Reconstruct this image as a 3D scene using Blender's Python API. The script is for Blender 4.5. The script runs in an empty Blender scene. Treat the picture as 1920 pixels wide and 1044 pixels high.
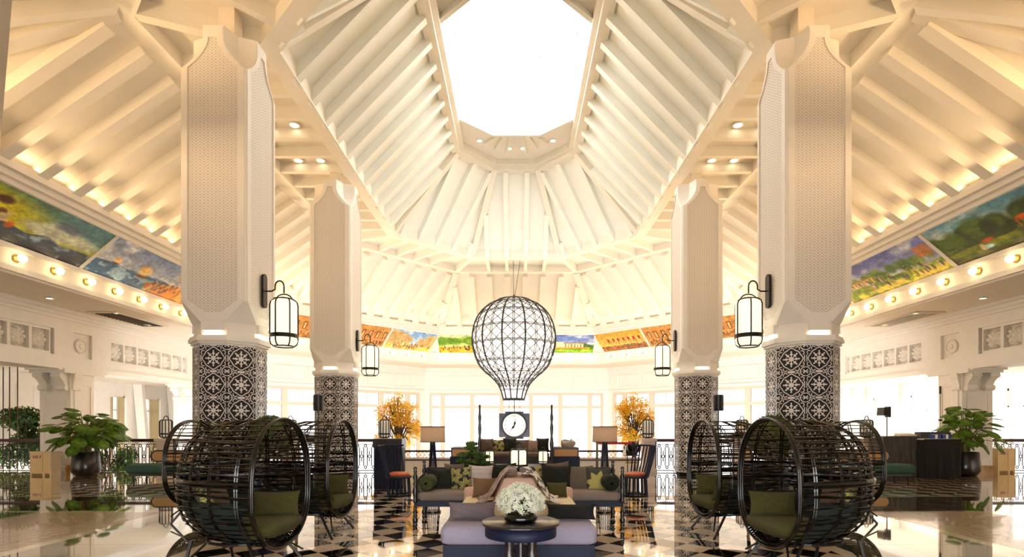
import bpy, math, random
import numpy as np
from mathutils import Vector, Matrix
random.seed(7)
rng = np.random.default_rng(5)
SC = bpy.context.scene
COL = SC.collection
PI = math.pi

# ------------------------------------------------------------------ camera, sky, exposure
cam_d = bpy.data.cameras.new('camera'); cam = bpy.data.objects.new('camera', cam_d); COL.objects.link(cam)
cam.location = (0, 0, 1.6); cam.rotation_euler = (PI/2, 0, 0)
cam_d.sensor_width = 36.0; cam_d.lens = 1010/1920*36
cam_d.shift_x = -8/1920; cam_d.shift_y = 274/1920
cam_d.clip_start = 0.05; cam_d.clip_end = 300
SC.camera = cam
SC.view_settings.view_transform = 'Standard'; SC.view_settings.look = 'None'
SC.view_settings.gamma = 1.0; SC.view_settings.use_curve_mapping = False
SC.view_settings.exposure = 0.32

WORLD_STRENGTH = 9.0
wd = bpy.data.worlds.new('sky'); SC.world = wd; wd.use_nodes = True
bg = wd.node_tree.nodes['Background']
bg.inputs[0].default_value = (1.0, 1.0, 0.99, 1); bg.inputs[1].default_value = WORLD_STRENGTH
SC.cycles.max_bounces = 7; SC.cycles.diffuse_bounces = 4; SC.cycles.glossy_bounces = 3
SC.cycles.transparent_max_bounces = 10; SC.cycles.transmission_bounces = 2
SC.cycles.sample_clamp_indirect = 6.0
SC.cycles.use_adaptive_sampling = True; SC.cycles.adaptive_threshold = 0.06
SC.cycles.caustics_reflective = False; SC.cycles.caustics_refractive = False

def area_light(name, loc, rot, sx, sy, power, color=(1, 1, 1)):
    l = bpy.data.lights.new(name, 'AREA'); l.shape = 'RECTANGLE'; l.size = sx; l.size_y = sy
    l.energy = power; l.color = color
    o = bpy.data.objects.new(name, l); COL.objects.link(o); o.location = loc; o.rotation_euler = rot
    return o

# ------------------------------------------------------------------ helpers
def lin(r, g, b):
    f = lambda c: (c/255/12.92) if c/255 <= 0.04045 else ((c/255+0.055)/1.055)**2.4
    return (f(r), f(g), f(b), 1.0)

def X(px, d): return (px-968)*d/1010      # reading the photograph: pixel + distance -> metres
def Z(py, d): return 1.6+(796-py)*d/1010

class MB:
    def __init__(s): s.v = []; s.f = []
    def add(s, vs, fs):
        b = len(s.v); s.v += [tuple(p) for p in vs]; s.f += [tuple(i+b for i in f) for f in fs]; return s
    def box(s, c, d, rz=0.0):
        x, y, z = d[0]/2, d[1]/2, d[2]/2; ca, sa = math.cos(rz), math.sin(rz)
        vs = []
        for k in (-1, 1):
            for (i, j) in ((-1, -1), (1, -1), (1, 1), (-1, 1)):
                px, py = i*x, j*y
                vs.append((c[0]+px*ca-py*sa, c[1]+px*sa+py*ca, c[2]+k*z))
        return s.add(vs, [(3, 2, 1, 0), (4, 5, 6, 7), (0, 1, 5, 4), (1, 2, 6, 5), (2, 3, 7, 6), (3, 0, 4, 7)])
    def bx(s, x0, x1, y0, y1, z0, z1):
        return s.box(((x0+x1)/2, (y0+y1)/2, (z0+z1)/2), (abs(x1-x0), abs(y1-y0), abs(z1-z0)))
    def hexa(s, lo, hi):
        n = len(lo); fs = [tuple(range(n-1, -1, -1)), tuple(range(n, 2*n))]
        fs += [(i, (i+1) % n, n+(i+1) % n, n+i) for i in range(n)]
        return s.add(list(lo)+list(hi), fs)
    def prism(s, poly, z0, z1):
        return s.hexa([(p[0], p[1], z0) for p in poly], [(p[0], p[1], z1) for p in poly])
    def beam(s, p0, p1, w, h, up=(0, 0, 1)):
        p0, p1, up = Vector(p0), Vector(p1), Vector(up)
        a = (p1-p0).normalized(); sd = a.cross(up).normalized(); u = sd.cross(a)
        q = [sd*(i*w/2)+u*(j*h/2) for i, j in ((-1, -1), (1, -1), (1, 1), (-1, 1))]
        return s.hexa([p0+k for k in q], [p1+k for k in q])
    def tube(s, pts, r, n=6, closed=False):
        P = [Vector(p) for p in pts]; m = len(P)
        rs = r if isinstance(r, (list, tuple)) else [r]*m
        prev = None; rings = []
        for i in range(m):
            if closed: t = P[(i+1) % m]-P[i-1]
            else: t = P[min(i+1, m-1)]-P[max(i-1, 0)]
            t.normalize()
            if prev is None:
                ref = Vector((0, 0, 1)) if abs(t.z) < .9 else Vector((1, 0, 0))
                nn = (ref-t*ref.dot(t)).normalized()
            else:
                nn = prev-t*prev.dot(t)
                nn = nn.normalized() if nn.length > 1e-6 else Vector((1, 0, 0))
            prev = nn; bb = t.cross(nn)
            rings.append([P[i]+(nn*math.cos(2*PI*k/n)+bb*math.sin(2*PI*k/n))*rs[i] for k in range(n)])
        vs = [p for q in rings for p in q]; fs = []
        for i in range(m if closed else m-1):
            j = (i+1) % m
            for k in range(n):
                fs.append((i*n+k, i*n+(k+1) % n, j*n+(k+1) % n, j*n+k))
        if not closed:
            fs.append(tuple(range(n-1, -1, -1))); fs.append(tuple((m-1)*n+k for k in range(n)))
        return s.add(vs, fs)
    def lathe(s, prof, n=16, c=(0, 0, 0), ph=0.0):
        vs = []; m = len(prof)
        for (r, z) in prof:
            for k in range(n):
                a = 2*PI*k/n+ph; vs.append((c[0]+r*math.cos(a), c[1]+r*math.sin(a), c[2]+z))
        fs = [(i*n+k, i*n+(k+1) % n, (i+1)*n+(k+1) % n, (i+1)*n+k) for i in range(m-1) for k in range(n)]
        fs.append(tuple(range(n-1, -1, -1))); fs.append(tuple((m-1)*n+k for k in range(n)))
        return s.add(vs, fs)
    def ball(s, c, r, n=10, m=6, sz=1.0):
        pr = [(max(r*math.sin(PI*i/m), 1e-4), -r*sz*math.cos(PI*i/m)) for i in range(m+1)]
        return s.lathe(pr, n, c)
    def grid(s, P, wrap=False):
        h, w = len(P), len(P[0]); vs = [p for row in P for p in row]; fs = []
        for i in range(h-1):
            for j in range(w if wrap else w-1):
                k = (j+1) % w; fs.append((i*w+j, i*w+k, (i+1)*w+k, (i+1)*w+j))
        return s.add(vs, fs)
    def mesh(s, name, mat=None, smooth=False):
        me = bpy.data.meshes.new(name); me.from_pydata(s.v, [], s.f); me.update()
        if mat is not None: me.materials.append(mat)
        if smooth: me.polygons.foreach_set('use_smooth', [True]*len(me.polygons))
        return me
    def build(s, name, mat, parent=None, smooth=False, bevel=0, sub=0):
        o = put(name, s.mesh(name, mat, smooth), parent)
        if bevel:
            b = o.modifiers.new('bevel', 'BEVEL'); b.width = bevel; b.segments = 2; b.limit_method = 'ANGLE'
        if sub:
            b = o.modifiers.new('sub', 'SUBSURF'); b.levels = sub; b.render_levels = sub
        return o

def put(name, me, parent=None, loc=(0, 0, 0), rot=(0, 0, 0), scale=None):
    o = bpy.data.objects.new(name, me); COL.objects.link(o); o.location = loc; o.rotation_euler = rot
    if scale: o.scale = scale
    if parent is not None: o.parent = parent
    return o
def tag(o, label, cat, group=None):
    o['label'] = label; o['category'] = cat
    if group: o['group'] = group
    return o
def thing(name, label, cat, loc=(0, 0, 0), rz=0.0, group=None):
    o = put(name, None, None, loc, (0, 0, rz)); o.empty_display_size = .1
    return tag(o, label, cat, group)
def struct(name):
    o = put(name, None); o['kind'] = 'structure'; return o
def stuff(o): o['kind'] = 'stuff'; return o
def dup(root, loc, rz, label, group=None):
    def rec(o, par):
        c = o.copy(); COL.objects.link(c); c.parent = par
        for ch in list(o.children): rec(ch, c)
        return c
    r = rec(root, None); r.location = loc; r.rotation_euler = (0, 0, rz); r['label'] = label
    if group: r['group'] = group
    return r
def inframe(p, mg=140):
    if p[1] < .5: return False
    u = 968+1010*p[0]/p[1]; v = 796-1010*(p[2]-1.6)/p[1]
    return -mg < u < 1920+mg and -mg < v < 1044+mg

# ------------------------------------------------------------------ materials
class E:   # tiny expression -> shader math nodes
    nt = None
    def __init__(s, k): s.k = k
    @staticmethod
    def op(o, *a):
        n = E.nt.nodes.new('ShaderNodeMath'); n.operation = o
        for i, x in enumerate(a):
            if isinstance(x, E): E.nt.links.new(x.k, n.inputs[i])
            else: n.inputs[i].default_value = x
        return E(n.outputs[0])
    def __add__(s, o): return E.op('ADD', s, o)
    def __radd__(s, o): return E.op('ADD', o, s)
    def __sub__(s, o): return E.op('SUBTRACT', s, o)
    def __rsub__(s, o): return E.op('SUBTRACT', o, s)
    def __mul__(s, o): return E.op('MULTIPLY', s, o)
    def __rmul__(s, o): return E.op('MULTIPLY', s, o)
    def __truediv__(s, o): return E.op('DIVIDE', s, o)
    def lt(s, o): return E.op('LESS_THAN', s, o)
    def gt(s, o): return E.op('GREATER_THAN', s, o)
    def abs(s): return E.op('ABSOLUTE', s)
def emax(*a):
    r = a[0]
    for b in a[1:]: r = E.op('MAXIMUM', r, b)
    return r

MATS = {}
def mat(name, col, rough=.5, metal=0.0, var=0.0, scale=18.0, bump=0.0, bscale=None, coat=0.0, emit=0.0, ecol=None, stretch=None, col2=None, detail=4, spec=.5):
    if name in MATS: return MATS[name]
    m = bpy.data.materials.new(name); m.use_nodes = True; nt = m.node_tree; L = nt.links.new
    b = nt.nodes['Principled BSDF']
    b.inputs['Base Color'].default_value = col; b.inputs['Roughness'].default_value = rough
    b.inputs['Metallic'].default_value = metal; b.inputs['Coat Weight'].default_value = coat
    b.inputs['Coat Roughness'].default_value = .03; b.inputs['Specular IOR Level'].default_value = spec
    if emit:
        b.inputs['Emission Color'].default_value = ecol or col; b.inputs['Emission Strength'].default_value = emit
    if var or bump or col2:
        tc = nt.nodes.new('ShaderNodeTexCoord'); vec = tc.outputs['Object']
        if stretch:
            mp = nt.nodes.new('ShaderNodeMapping'); mp.inputs['Scale'].default_value = stretch
            L(vec, mp.inputs[0]); vec = mp.outputs[0]
        nz = nt.nodes.new('ShaderNodeTexNoise'); nz.inputs['Scale'].default_value = scale; nz.inputs['Detail'].default_value = detail
        L(vec, nz.inputs['Vector'])
        if var or col2:
            rp = nt.nodes.new('ShaderNodeValToRGB'); rp.color_ramp.elements[0].position = .33; rp.color_ramp.elements[1].position = .67
            c2 = col2 or tuple(list(min(1, c*(1+var)) for c in col[:3])+[1])
            rp.color_ramp.elements[0].color = tuple(list(c*(1-var) for c in col[:3])+[1]); rp.color_ramp.elements[1].color = c2
            L(nz.outputs['Fac'], rp.inputs[0]); L(rp.outputs[0], b.inputs['Base Color'])
        if bump:
            n2 = nz
            if bscale:
                n2 = nt.nodes.new('ShaderNodeTexNoise'); n2.inputs['Scale'].default_value = bscale; n2.inputs['Detail'].default_value = 3
                L(vec, n2.inputs['Vector'])
            bp = nt.nodes.new('ShaderNodeBump'); bp.inputs['Strength'].default_value = bump; bp.inputs['Distance'].default_value = .02
            L(n2.outputs['Fac'], bp.inputs['Height']); L(bp.outputs[0], b.inputs['Normal'])
    MATS[name] = m; return m

def attr_mat(name, rough=.6):
    m = bpy.data.materials.new(name); m.use_nodes = True; nt = m.node_tree
    a = nt.nodes.new('ShaderNodeAttribute'); a.attribute_name = 'paint'
    b = nt.nodes['Principled BSDF']; b.inputs['Roughness'].default_value = rough
    nt.links.new(a.outputs['Color'], b.inputs['Base Color']); return m

def coords(nt):
    tc = nt.nodes.new('ShaderNodeTexCoord'); sp = nt.nodes.new('ShaderNodeSeparateXYZ')
    nt.links.new(tc.outputs['Object'], sp.inputs[0]); return [E(sp.outputs[i]) for i in range(3)]
def two_tone(name, build, ca, cb, rough=.35, coat=0.0, bump=0.0):
    m = bpy.data.materials.new(name); m.use_nodes = True; nt = m.node_tree; E.nt = nt
    x, y, z = coords(nt); fac = build(x, y, z)
    mx = nt.nodes.new('ShaderNodeMix'); mx.data_type = 'RGBA'
    nt.links.new(fac.k, mx.inputs['Factor']); mx.inputs['A'].default_value = ca; mx.inputs['B'].default_value = cb
    b = nt.nodes['Principled BSDF']; b.inputs['Roughness'].default_value = rough; b.inputs['Coat Weight'].default_value = coat
    nt.links.new(mx.outputs['Result'], b.inputs['Base Color'])
    if bump:
        bp = nt.nodes.new('ShaderNodeBump'); bp.inputs['Strength'].default_value = bump; bp.inputs['Distance'].default_value = .01; bp.invert = True
        nt.links.new(fac.k, bp.inputs['Height']); nt.links.new(bp.outputs[0], b.inputs['Normal'])
    return m

def star_pattern(x, y, z):
    # glazed encaustic tile, local x / z in metres over a 0.5 m square
    u, v = x*2.0, z*2.0
    au, av = u.abs(), v.abs()
    r = E.op('SQRT', u*u+v*v); th = E.op('ARCTAN2', v, u)
    ph = E.op('PINGPONG', th+PI, PI/8)          # angle to the nearest 1/8 turn
    ph = E.op('PINGPONG', th+2*PI, PI/8)
    al = r*E.op('COSINE', ph); ac = r*E.op('SINE', ph)
    stem = ac.lt(.017)*al.lt(.27)
    leaf = ac.lt(.062*(1-((al-.185)/.075).abs()))
    tip = ac.lt(.036*(1-((al-.275)/.05).abs()))
    core = r.lt(.085)
    r0 = .385+.022*E.op('COSINE', 4*th)+.014*E.op('COSINE', 8*th)
    ring = ((r-r0).abs()).lt(.019)
    out = r.gt(.44)
    def circ(cx, cy, ra, w):
        dx, dy = au-cx, av-cy
        return (E.op('SQRT', dx*dx+dy*dy)-ra).abs().lt(w)
    sc1 = circ(.385, .22, .075, .016)*out
    sc2 = circ(.22, .385, .075, .016)*out
    sc3 = circ(.5, .5, .17, .017)
    sc4 = circ(.5, .5, .05, .05)*(((au-.5).abs()-(av-.5).abs()).abs().lt(.03))
    bar1 = (au-.475).abs().lt(.018)*av.lt(.13)
    bar2 = (av-.475).abs().lt(.018)*au.lt(.13)
    return emax(stem, leaf, tip, core, ring, sc1, sc2, sc3, sc4, bar1, bar2)
def herring(x, y, z):
    p, h = .075, .056
    u = E.op('PINGPONG', x+10.0, p); zz = z+u
    f1 = E.op('FRACT', zz/h)
    f2 = E.op('FRACT', (x+10.0)/p)
    return emax(f1.lt(.2), f2.lt(.06))

WHITE = mat('cream_paint', (.80, .715, .60, 1), .55, var=.03, scale=3)
WHITE2 = mat('ivory_plaster', (.86, .81, .74, 1), .5, var=.02, scale=4)
CEIL = mat('ceiling_paint', (.83, .785, .69, 1), .6, var=.02, scale=2)
BRIGHT = mat('window_frame_paint', (.72, .58, .46, 1), .5)
CEIL2 = mat('lantern_slope_paint', (.85, .85, .785, 1), .6, var=.02, scale=2)
BLACK = mat('black_iron', (.012, .011, .012, 1), .35, metal=.4)
DARKWOOD = mat('dark_stained_wood', lin(34, 26, 26), .28, var=.3, scale=6, stretch=(1, 1, 8), coat=.3)
NAVY = mat('navy_lacquer', lin(20, 27, 54), .5, var=.12, scale=30, spec=.3)
RATTAN = mat('black_rattan', lin(14, 11, 10), .25, var=.5, scale=40, coat=.25)
OLIVE = mat('olive_fabric', lin(68, 64, 24), .95, var=.16, scale=60, bump=.3, bscale=240)
DGREEN = mat('dark_green_velvet', lin(22, 27, 15), .9, var=.3, scale=25, bump=.4, bscale=60)
LINING = mat('bottle_green_lining', lin(26, 38, 33), .95, var=.15, scale=30)
TAUPE = mat('taupe_linen', lin(108, 90, 78), .95, var=.1, scale=70, bump=.3, bscale=260)
BROWN = mat('brown_tweed', lin(118, 88, 62), .95, var=.22, scale=130, bump=.4, bscale=260)
LILAC = mat('lilac_grey_tweed', lin(160, 153, 174), .95, var=.16, scale=150, bump=.3, bscale=260)
PALE = mat('pale_grey_stripe', lin(196, 184, 180), .9, var=.14, scale=5, stretch=(.4, 1, 9))
CREAMF = mat('cream_upholstery', lin(236, 218, 178), .9, var=.05, scale=60)
PINKF = mat('blush_upholstery', lin(206, 168, 148), .9, var=.08, scale=90)
ORANGEF = mat('rust_orange_leather', lin(196, 96, 62), .5, var=.1, scale=20)
TEALF = mat('teal_green_velvet', lin(52, 84, 74), .85, var=.14, scale=30)
CANE = mat('woven_cane', lin(196, 152, 104), .7, var=.16, scale=130)
BRASS = mat('brass', lin(214, 168, 84), .25, metal=.9)
GOLDM = mat('gold_marble', lin(176, 128, 52), .08, var=.35, scale=3, coat=1.0)
WARMGLASS = mat('lit_lantern_glass', (.9, .86, .72, 1), .5, emit=.75, ecol=(1, .9, .66, 1))
PAPER = mat('unlit_lantern_paper', (.82, .76, .66, 1), .7, emit=.12, ecol=(1, .9, .7, 1))  # paper of unlit lanterns, with a faint warm glow added
BULB = mat('globe_bulb_glass', (1, .9, .7, 1), .2, emit=10.0, ecol=(1, .74, .36, 1))
LENS = mat('downlight_lens', (1, .95, .85, 1), .3, emit=5.0, ecol=(1, .87, .62, 1))
SHADE = mat('linen_lampshade', lin(214, 168, 128), .9, var=.05, scale=90, emit=.16, ecol=(1, .72, .45, 1))
LEAF = mat('monstera_leaf', lin(66, 104, 30), .4, col2=lin(118, 158, 44), var=.3, scale=5)
LEAFD = mat('dark_leaf', lin(40, 66, 24), .6, col2=lin(84, 112, 44), var=.3, scale=4)
LEAFB = mat('boxwood_leaf', lin(58, 72, 26), .7, col2=lin(96, 110, 46), var=.3, scale=12)
LEAFO = mat('amber_leaf', lin(252, 176, 20), .7, col2=lin(255, 222, 80), var=.2, scale=3)
BARK = mat('bark', lin(70, 54, 38), .9, var=.3, scale=30, bump=.5)
STEM = mat('green_stem', lin(118, 112, 58), .7, var=.25, scale=20)
POT = mat('black_planter', lin(22, 22, 28), .3, var=.2, scale=3, coat=.3)
PETAL = mat('white_petal', lin(246, 244, 234), .8, col2=lin(238, 240, 216), var=.03, scale=9)
BEIGE = mat('beige_metal', lin(226, 196, 142), .45, var=.03, scale=4)
REDP = mat('red_label', lin(150, 24, 20), .5)
WPRINT = mat('white_print', (.9, .88, .85, 1), .5)
BLACKCLOTH = mat('black_drape', lin(30, 29, 29), .95, var=.25, scale=4, stretch=(6, 6, .8))
GREYCLOTH = mat('charcoal_drape', lin(74, 70, 68), .95, var=.25, scale=4, stretch=(6, 6, .8))
MARB_L = mat('cream_marble_tile', lin(236, 218, 190), .035, var=.07, scale=4, coat=1.0, col2=lin(226, 196, 168))
MARB_D = mat('black_marble_tile', lin(24, 22, 22), .03, var=.5, scale=5, coat=1.0)
MARB_G = mat('grey_green_marble', lin(92, 88, 74), .035, col2=lin(140, 132, 112), var=.3, scale=1.3, stretch=(1.6, .5, 1), coat=1.0)
MARB_K = mat('dark_green_marble', lin(58, 54, 46), .03, col2=lin(96, 90, 72), var=.4, scale=2, coat=1.0)
MARB_C = mat('ivory_marble_strip', lin(238, 222, 194), .05, var=.05, scale=4, coat=1.0)
MARB_Y = mat('honey_marble', lin(206, 170, 112), .035, col2=lin(228, 200, 150), var=.2, scale=2, coat=1.0)
GROUT = mat('floor_screed', lin(120, 108, 92), .6)
def mosaic(x, y, z):
    n = E.nt.nodes.new('ShaderNodeTexVoronoi'); n.feature = 'DISTANCE_TO_EDGE'; n.inputs['Scale'].default_value = 5.5
    tc = E.nt.nodes.new('ShaderNodeTexCoord'); E.nt.links.new(tc.outputs['Object'], n.inputs['Vector'])
    n.inputs['Randomness'].default_value = .25
    return E(n.outputs['Distance']).lt(.055)
MOSAIC = two_tone('fan_mosaic_marble', mosaic, lin(190, 160, 136), lin(120, 92, 72), .16, .4)
TILEM = two_tone('star_tile_glaze', star_pattern, lin(12, 13, 22), lin(226, 222, 220), .3, 0)
HERR = two_tone('herringbone_panel', herring, (.84, .78, .705, 1), (.46, .39, .33, 1), .6, 0, .4)
def botan(x, y, z):
    n = E.nt.nodes.new('ShaderNodeTexWave'); n.inputs['Scale'].default_value = 8; n.inputs['Distortion'].default_value = 11
    n.inputs['Detail'].default_value = 1.5; n.inputs['Detail Scale'].default_value = 1.2
    tc = E.nt.nodes.new('ShaderNodeTexCoord'); E.nt.links.new(tc.outputs['Object'], n.inputs['Vector'])
    return E(n.outputs['Fac']).gt(.42)
def flower_at(x, z, cx, cz, n, R, w):
    dx, dz = x-cx, z-cz; r = E.op('SQRT', dx*dx+dz*dz); th = E.op('ARCTAN2', dz, dx)
    ph = E.op('PINGPONG', th+2*PI+cx*9.0, PI/n)
    return (r*E.op('SINE', ph)).lt(w*E.op('SINE', E.op('MINIMUM', r*(3.1416/R), 3.1416)))*((r*E.op('SINE', ph)-.35*w*E.op('SINE', E.op('MINIMUM', r*(3.1416/R), 3.1416))).abs().gt(.004))
def botan(x, y, z):
    return emax(flower_at(x, z, -.1, .32, 6, .16, .04), flower_at(x, z, .1, .14, 7, .17, .038), flower_at(x, z, -.12, .06, 5, .13, .035), flower_at(x, z, .14, .4, 5, .14, .036))
BOTAN = two_tone('botanical_print', botan, lin(44, 46, 52), lin(176, 166, 92), .9)
def petals(x, y, z):
    zz = z-.17; r = E.op('SQRT', x*x+zz*zz); th = E.op('ARCTAN2', zz, x)
    ph = E.op('PINGPONG', th+2*PI+.2, PI/8)
    return (r*E.op('SINE', ph)).lt(.055*E.op('SINE', E.op('MINIMUM', r*14.0, 3.14)))
FLOWERP = two_tone('flower_print', petals, lin(64, 62, 58), lin(178, 166, 94), .9)
def bluew(x, y, z):
    n = E.nt.nodes.new('ShaderNodeTexNoise'); n.inputs['Scale'].default_value = 9
    tc = E.nt.nodes.new('ShaderNodeTexCoord'); E.nt.links.new(tc.outputs['Object'], n.inputs['Vector'])
    return (E(n.outputs['Fac'])+z*.9).gt(.72)
BLUEP = two_tone('blue_white_print', bluew, lin(40, 56, 98), lin(196, 214, 226), .9)
def chevr(x, y, z):
    return E.op('FRACT', (z+E.op('PINGPONG', x+y+9.0, .05))*9.0).lt(.4)
THROWP = two_tone('striped_throw_wool', chevr, lin(226, 216, 206), lin(112, 100, 98), .95)
def glassmat(name, tint, gl):
    m = bpy.data.materials.new(name); m.use_nodes = True; nt = m.node_tree; nt.nodes.remove(nt.nodes['Principled BSDF'])
    t = nt.nodes.new('ShaderNodeBsdfTransparent'); t.inputs[0].default_value = tint
    g = nt.nodes.new('ShaderNodeBsdfGlossy'); g.inputs['Roughness'].default_value = .02
    mx = nt.nodes.new('ShaderNodeMixShader'); mx.inputs[0].default_value = gl
    nt.links.new(t.outputs[0], mx.inputs[1]); nt.links.new(g.outputs[0], mx.inputs[2])
    nt.links.new(mx.outputs[0], nt.nodes['Material Output'].inputs[0]); return m
BLIND = mat('cream_blind', lin(206, 192, 160), .9)
GLASS = glassmat('clear_pane', (.97, .98, .98, 1), .05)
DIMPANE = glassmat('solar_control_pane', (.52, .52, .52, 1), .05)  # grey tint put in the glass to dim the daylight behind it
PAINT = attr_mat('oil_paint', .55)
def translucent(m, f):
    nt = m.node_tree; b = nt.nodes['Principled BSDF']; t = nt.nodes.new('ShaderNodeBsdfTranslucent'); mx = nt.nodes.new('ShaderNodeMixShader')
    mx.inputs[0].default_value = f; lk = b.inputs['Base Color'].links
    if lk: nt.links.new(lk[0].from_socket, t.inputs[0])
    else: t.inputs[0].default_value = b.inputs['Base Color'].default_value
    nt.links.new(b.outputs[0], mx.inputs[1]); nt.links.new(t.outputs[0], mx.inputs[2]); nt.links.new(mx.outputs[0], nt.nodes['Material Output'].inputs[0])
translucent(LEAFO, .75); translucent(LEAF, .3); translucent(LEAFD, .3); translucent(SHADE, .3); translucent(PETAL, .3); translucent(BLIND, .5)

# ------------------------------------------------------------------ plan of the hall: offset rings of one long octagon
CY = 17.18
def ring(o):
    A = 5.2+o; Lh = 8.72+o; f = 2.12+.4142*o; s = 5.64+.4142*o
    return [(f, CY+Lh), (A, CY+s), (A, CY-s), (f, CY-Lh), (-f, CY-Lh), (-A, CY-s), (-A, CY+s), (-f, CY+Lh)]
def fpoint(i, o, u, z):            # point on facet i of ring(o): u metres from its middle
    r = ring(o); a, b = Vector((*r[i], 0)), Vector((*r[(i+1) % 8], 0))
    t = (b-a).normalized(); c = (a+b)/2
    return Vector((c.x+t.x*u, c.y+t.y*u, z))
def fhalf(i, o):
    r = ring(o); return (Vector(r[(i+1) % 8])-Vector(r[i])).length/2
def fdir(i):
    r = ring(0); t = Vector(r[(i+1) % 8])-Vector(r[i]); t.normalize(); return t
def lerp(a, b, t): return a+(b-a)*t
def slab_quad(mb, i, o0, z0, o1, z1, th):
    r0, r1 = ring(o0), ring(o1); j = (i+1) % 8
    lo = [(*r0[i], z0), (*r0[j], z0), (*r1[j], z1), (*r1[i], z1)]
    mb.hexa(lo, [(p[0], p[1], p[2]+th) for p in lo]); return mb
def ringbox(mb, i, oa, ob, z0, z1):
    ra, rb = ring(oa), ring(ob); j = (i+1) % 8
    q = [ra[i], ra[j], rb[j], rb[i]]
    mb.hexa([(*p, z0) for p in q], [(*p, z1) for p in q]); return mb
VIS = (0, 1, 2, 4, 5, 6, 7)
ceil = struct('ceiling')
def rafters(i, o0, z0, o1, z1, sp, w, h, name, pm=None):
    h0, h1 = fhalf(i, o0), fhalf(i, o1); hm = max(h0, h1); n = int((hm-.25)/sp)
    for k in range(-n-1, n+2):
        u = (k+.5)*sp if i in (7, 3) else k*sp
        if abs(u) > hm-.3: continue
        ta, tb = 0.0, 1.0; m = abs(u)+.16
        if h0 < m: ta = (m-h0)/(h1-h0)
        if h1 < m: tb = (m-h0)/(h1-h0)
        if tb-ta < .06: continue
        p = fpoint(i, lerp(o0, o1, ta), u, lerp(z0, z1, ta)-h/2+.02); q = fpoint(i, lerp(o0, o1, tb), u, lerp(z0, z1, tb)-h/2+.02)
        if not (inframe(p) or inframe(q) or inframe((p+q)/2)): continue
        MB().beam(p, q, w, h).build(name, pm or CEIL, ceil)
for i in range(8):
    slab_quad(MB(), i, .1, 9.75, -2.77, 12.72, .12).build('lantern_slope_panel', CEIL2, ceil)
    slab_quad(MB(), i, 2.55, 9.72, 6.0, 7.42, .12).build('outer_slope_panel', CEIL, ceil)
    ringbox(MB(), i, -.12, .28, 9.6, 10.05).build('octagon_beam', CEIL, ceil)
    ringbox(MB(), i, 2.3, 2.75, 9.6, 10.05).build('octagon_beam', CEIL, ceil)
    ringbox(MB(), i, .28, 2.3, 9.93, 10.05).build('soffit_panel', CEIL, ceil)
    ringbox(MB(), i, -2.95, -2.62, 12.45, 12.72).build('skylight_ring_beam', CEIL, ceil)
    ringbox(MB(), i, -3.1, -2.95, 12.62, 13.0).build('skylight_ring_beam', CEIL, ceil)
    if i in VIS:
        rafters(i, 0.05, 9.77, -2.7, 12.62, .92, .22, .27, 'rafter', CEIL2)
        rafters(i, 2.7, 9.66, 5.95, 7.45, .95, .27, .3, 'rafter')
        n = int(fhalf(i, .28)/1.0); hb = fhalf(i, .28)
        for k in range(-n, n+1):
            u = k*1.0 if i in (1, 5) else (k+.5)*.95
            if abs(u) > hb-.12: continue
            p = fpoint(i, .28, u, 9.78); q = fpoint(i, 2.3, u, 9.78)
            if inframe(p) or inframe(q): MB().beam(p, q, .16, .3).build('soffit_rib', CEIL, ceil)
    # hips at the corners
    r0, r1 = ring(0), ring(-2.8)
    p, q = Vector((*r0[i], 9.72)), Vector((*r1[i], 12.55))
    if inframe(p) or inframe(q): MB().beam(p, q, .26, .24).build('hip_beam', CEIL, ceil)
    r0, r1 = ring(2.6), ring(5.95)
    p, q = Vector((*r0[i], 9.66)), Vector((*r1[i], 7.36))
    if inframe(p, 500) or inframe(q, 500): MB().beam(p, q, .34, .26).build('hip_beam', CEIL, ceil)
    r0, r1 = ring(.2), ring(2.5)
    p, q = Vector((*r0[i], 9.78)), Vector((*r1[i], 9.78))
    if inframe(p, 300) or inframe(q, 300): MB().beam(p, q, .22, .34).build('soffit_rib', CEIL, ceil)
# skylight: end soffits, opening frame, glazed cupola
OP = [(.93, 3.5), (2.28, 2.25), (2.28, -2.25), (.93, -3.5), (-.93, -3.5), (-2.28, -2.25), (-2.28, 2.25), (-.93, 3.5)]
OP = [(x, CY+.1+y) for x, y in OP]
R3 = ring(-2.95)
for i in range(8):
    j = (i+1) % 8
    q = [R3[i], R3[j], OP[j], OP[i]]
    MB().hexa([(*p, 12.86) for p in q], [(*p, 12.98) for p in q]).build('skylight_soffit', CEIL, ceil)
    a, b = Vector((*OP[i], 12.87)), Vector((*OP[j], 12.87))
    MB().beam(a, b, .14, .3).build('skylight_frame', CEIL, ceil)
for k in range(7):
    x = -1.5+k*.5
    MB().beam((x*.42, CY+3.62, 12.82), (x*.85, CY+5.45-abs(x)*.75, 12.82), .09, .14).build('soffit_rib', CEIL, ceil)
cup = struct('window_1')
CW = mat('cupola_paint', (.24, .29, .29, 1), .5)
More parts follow.
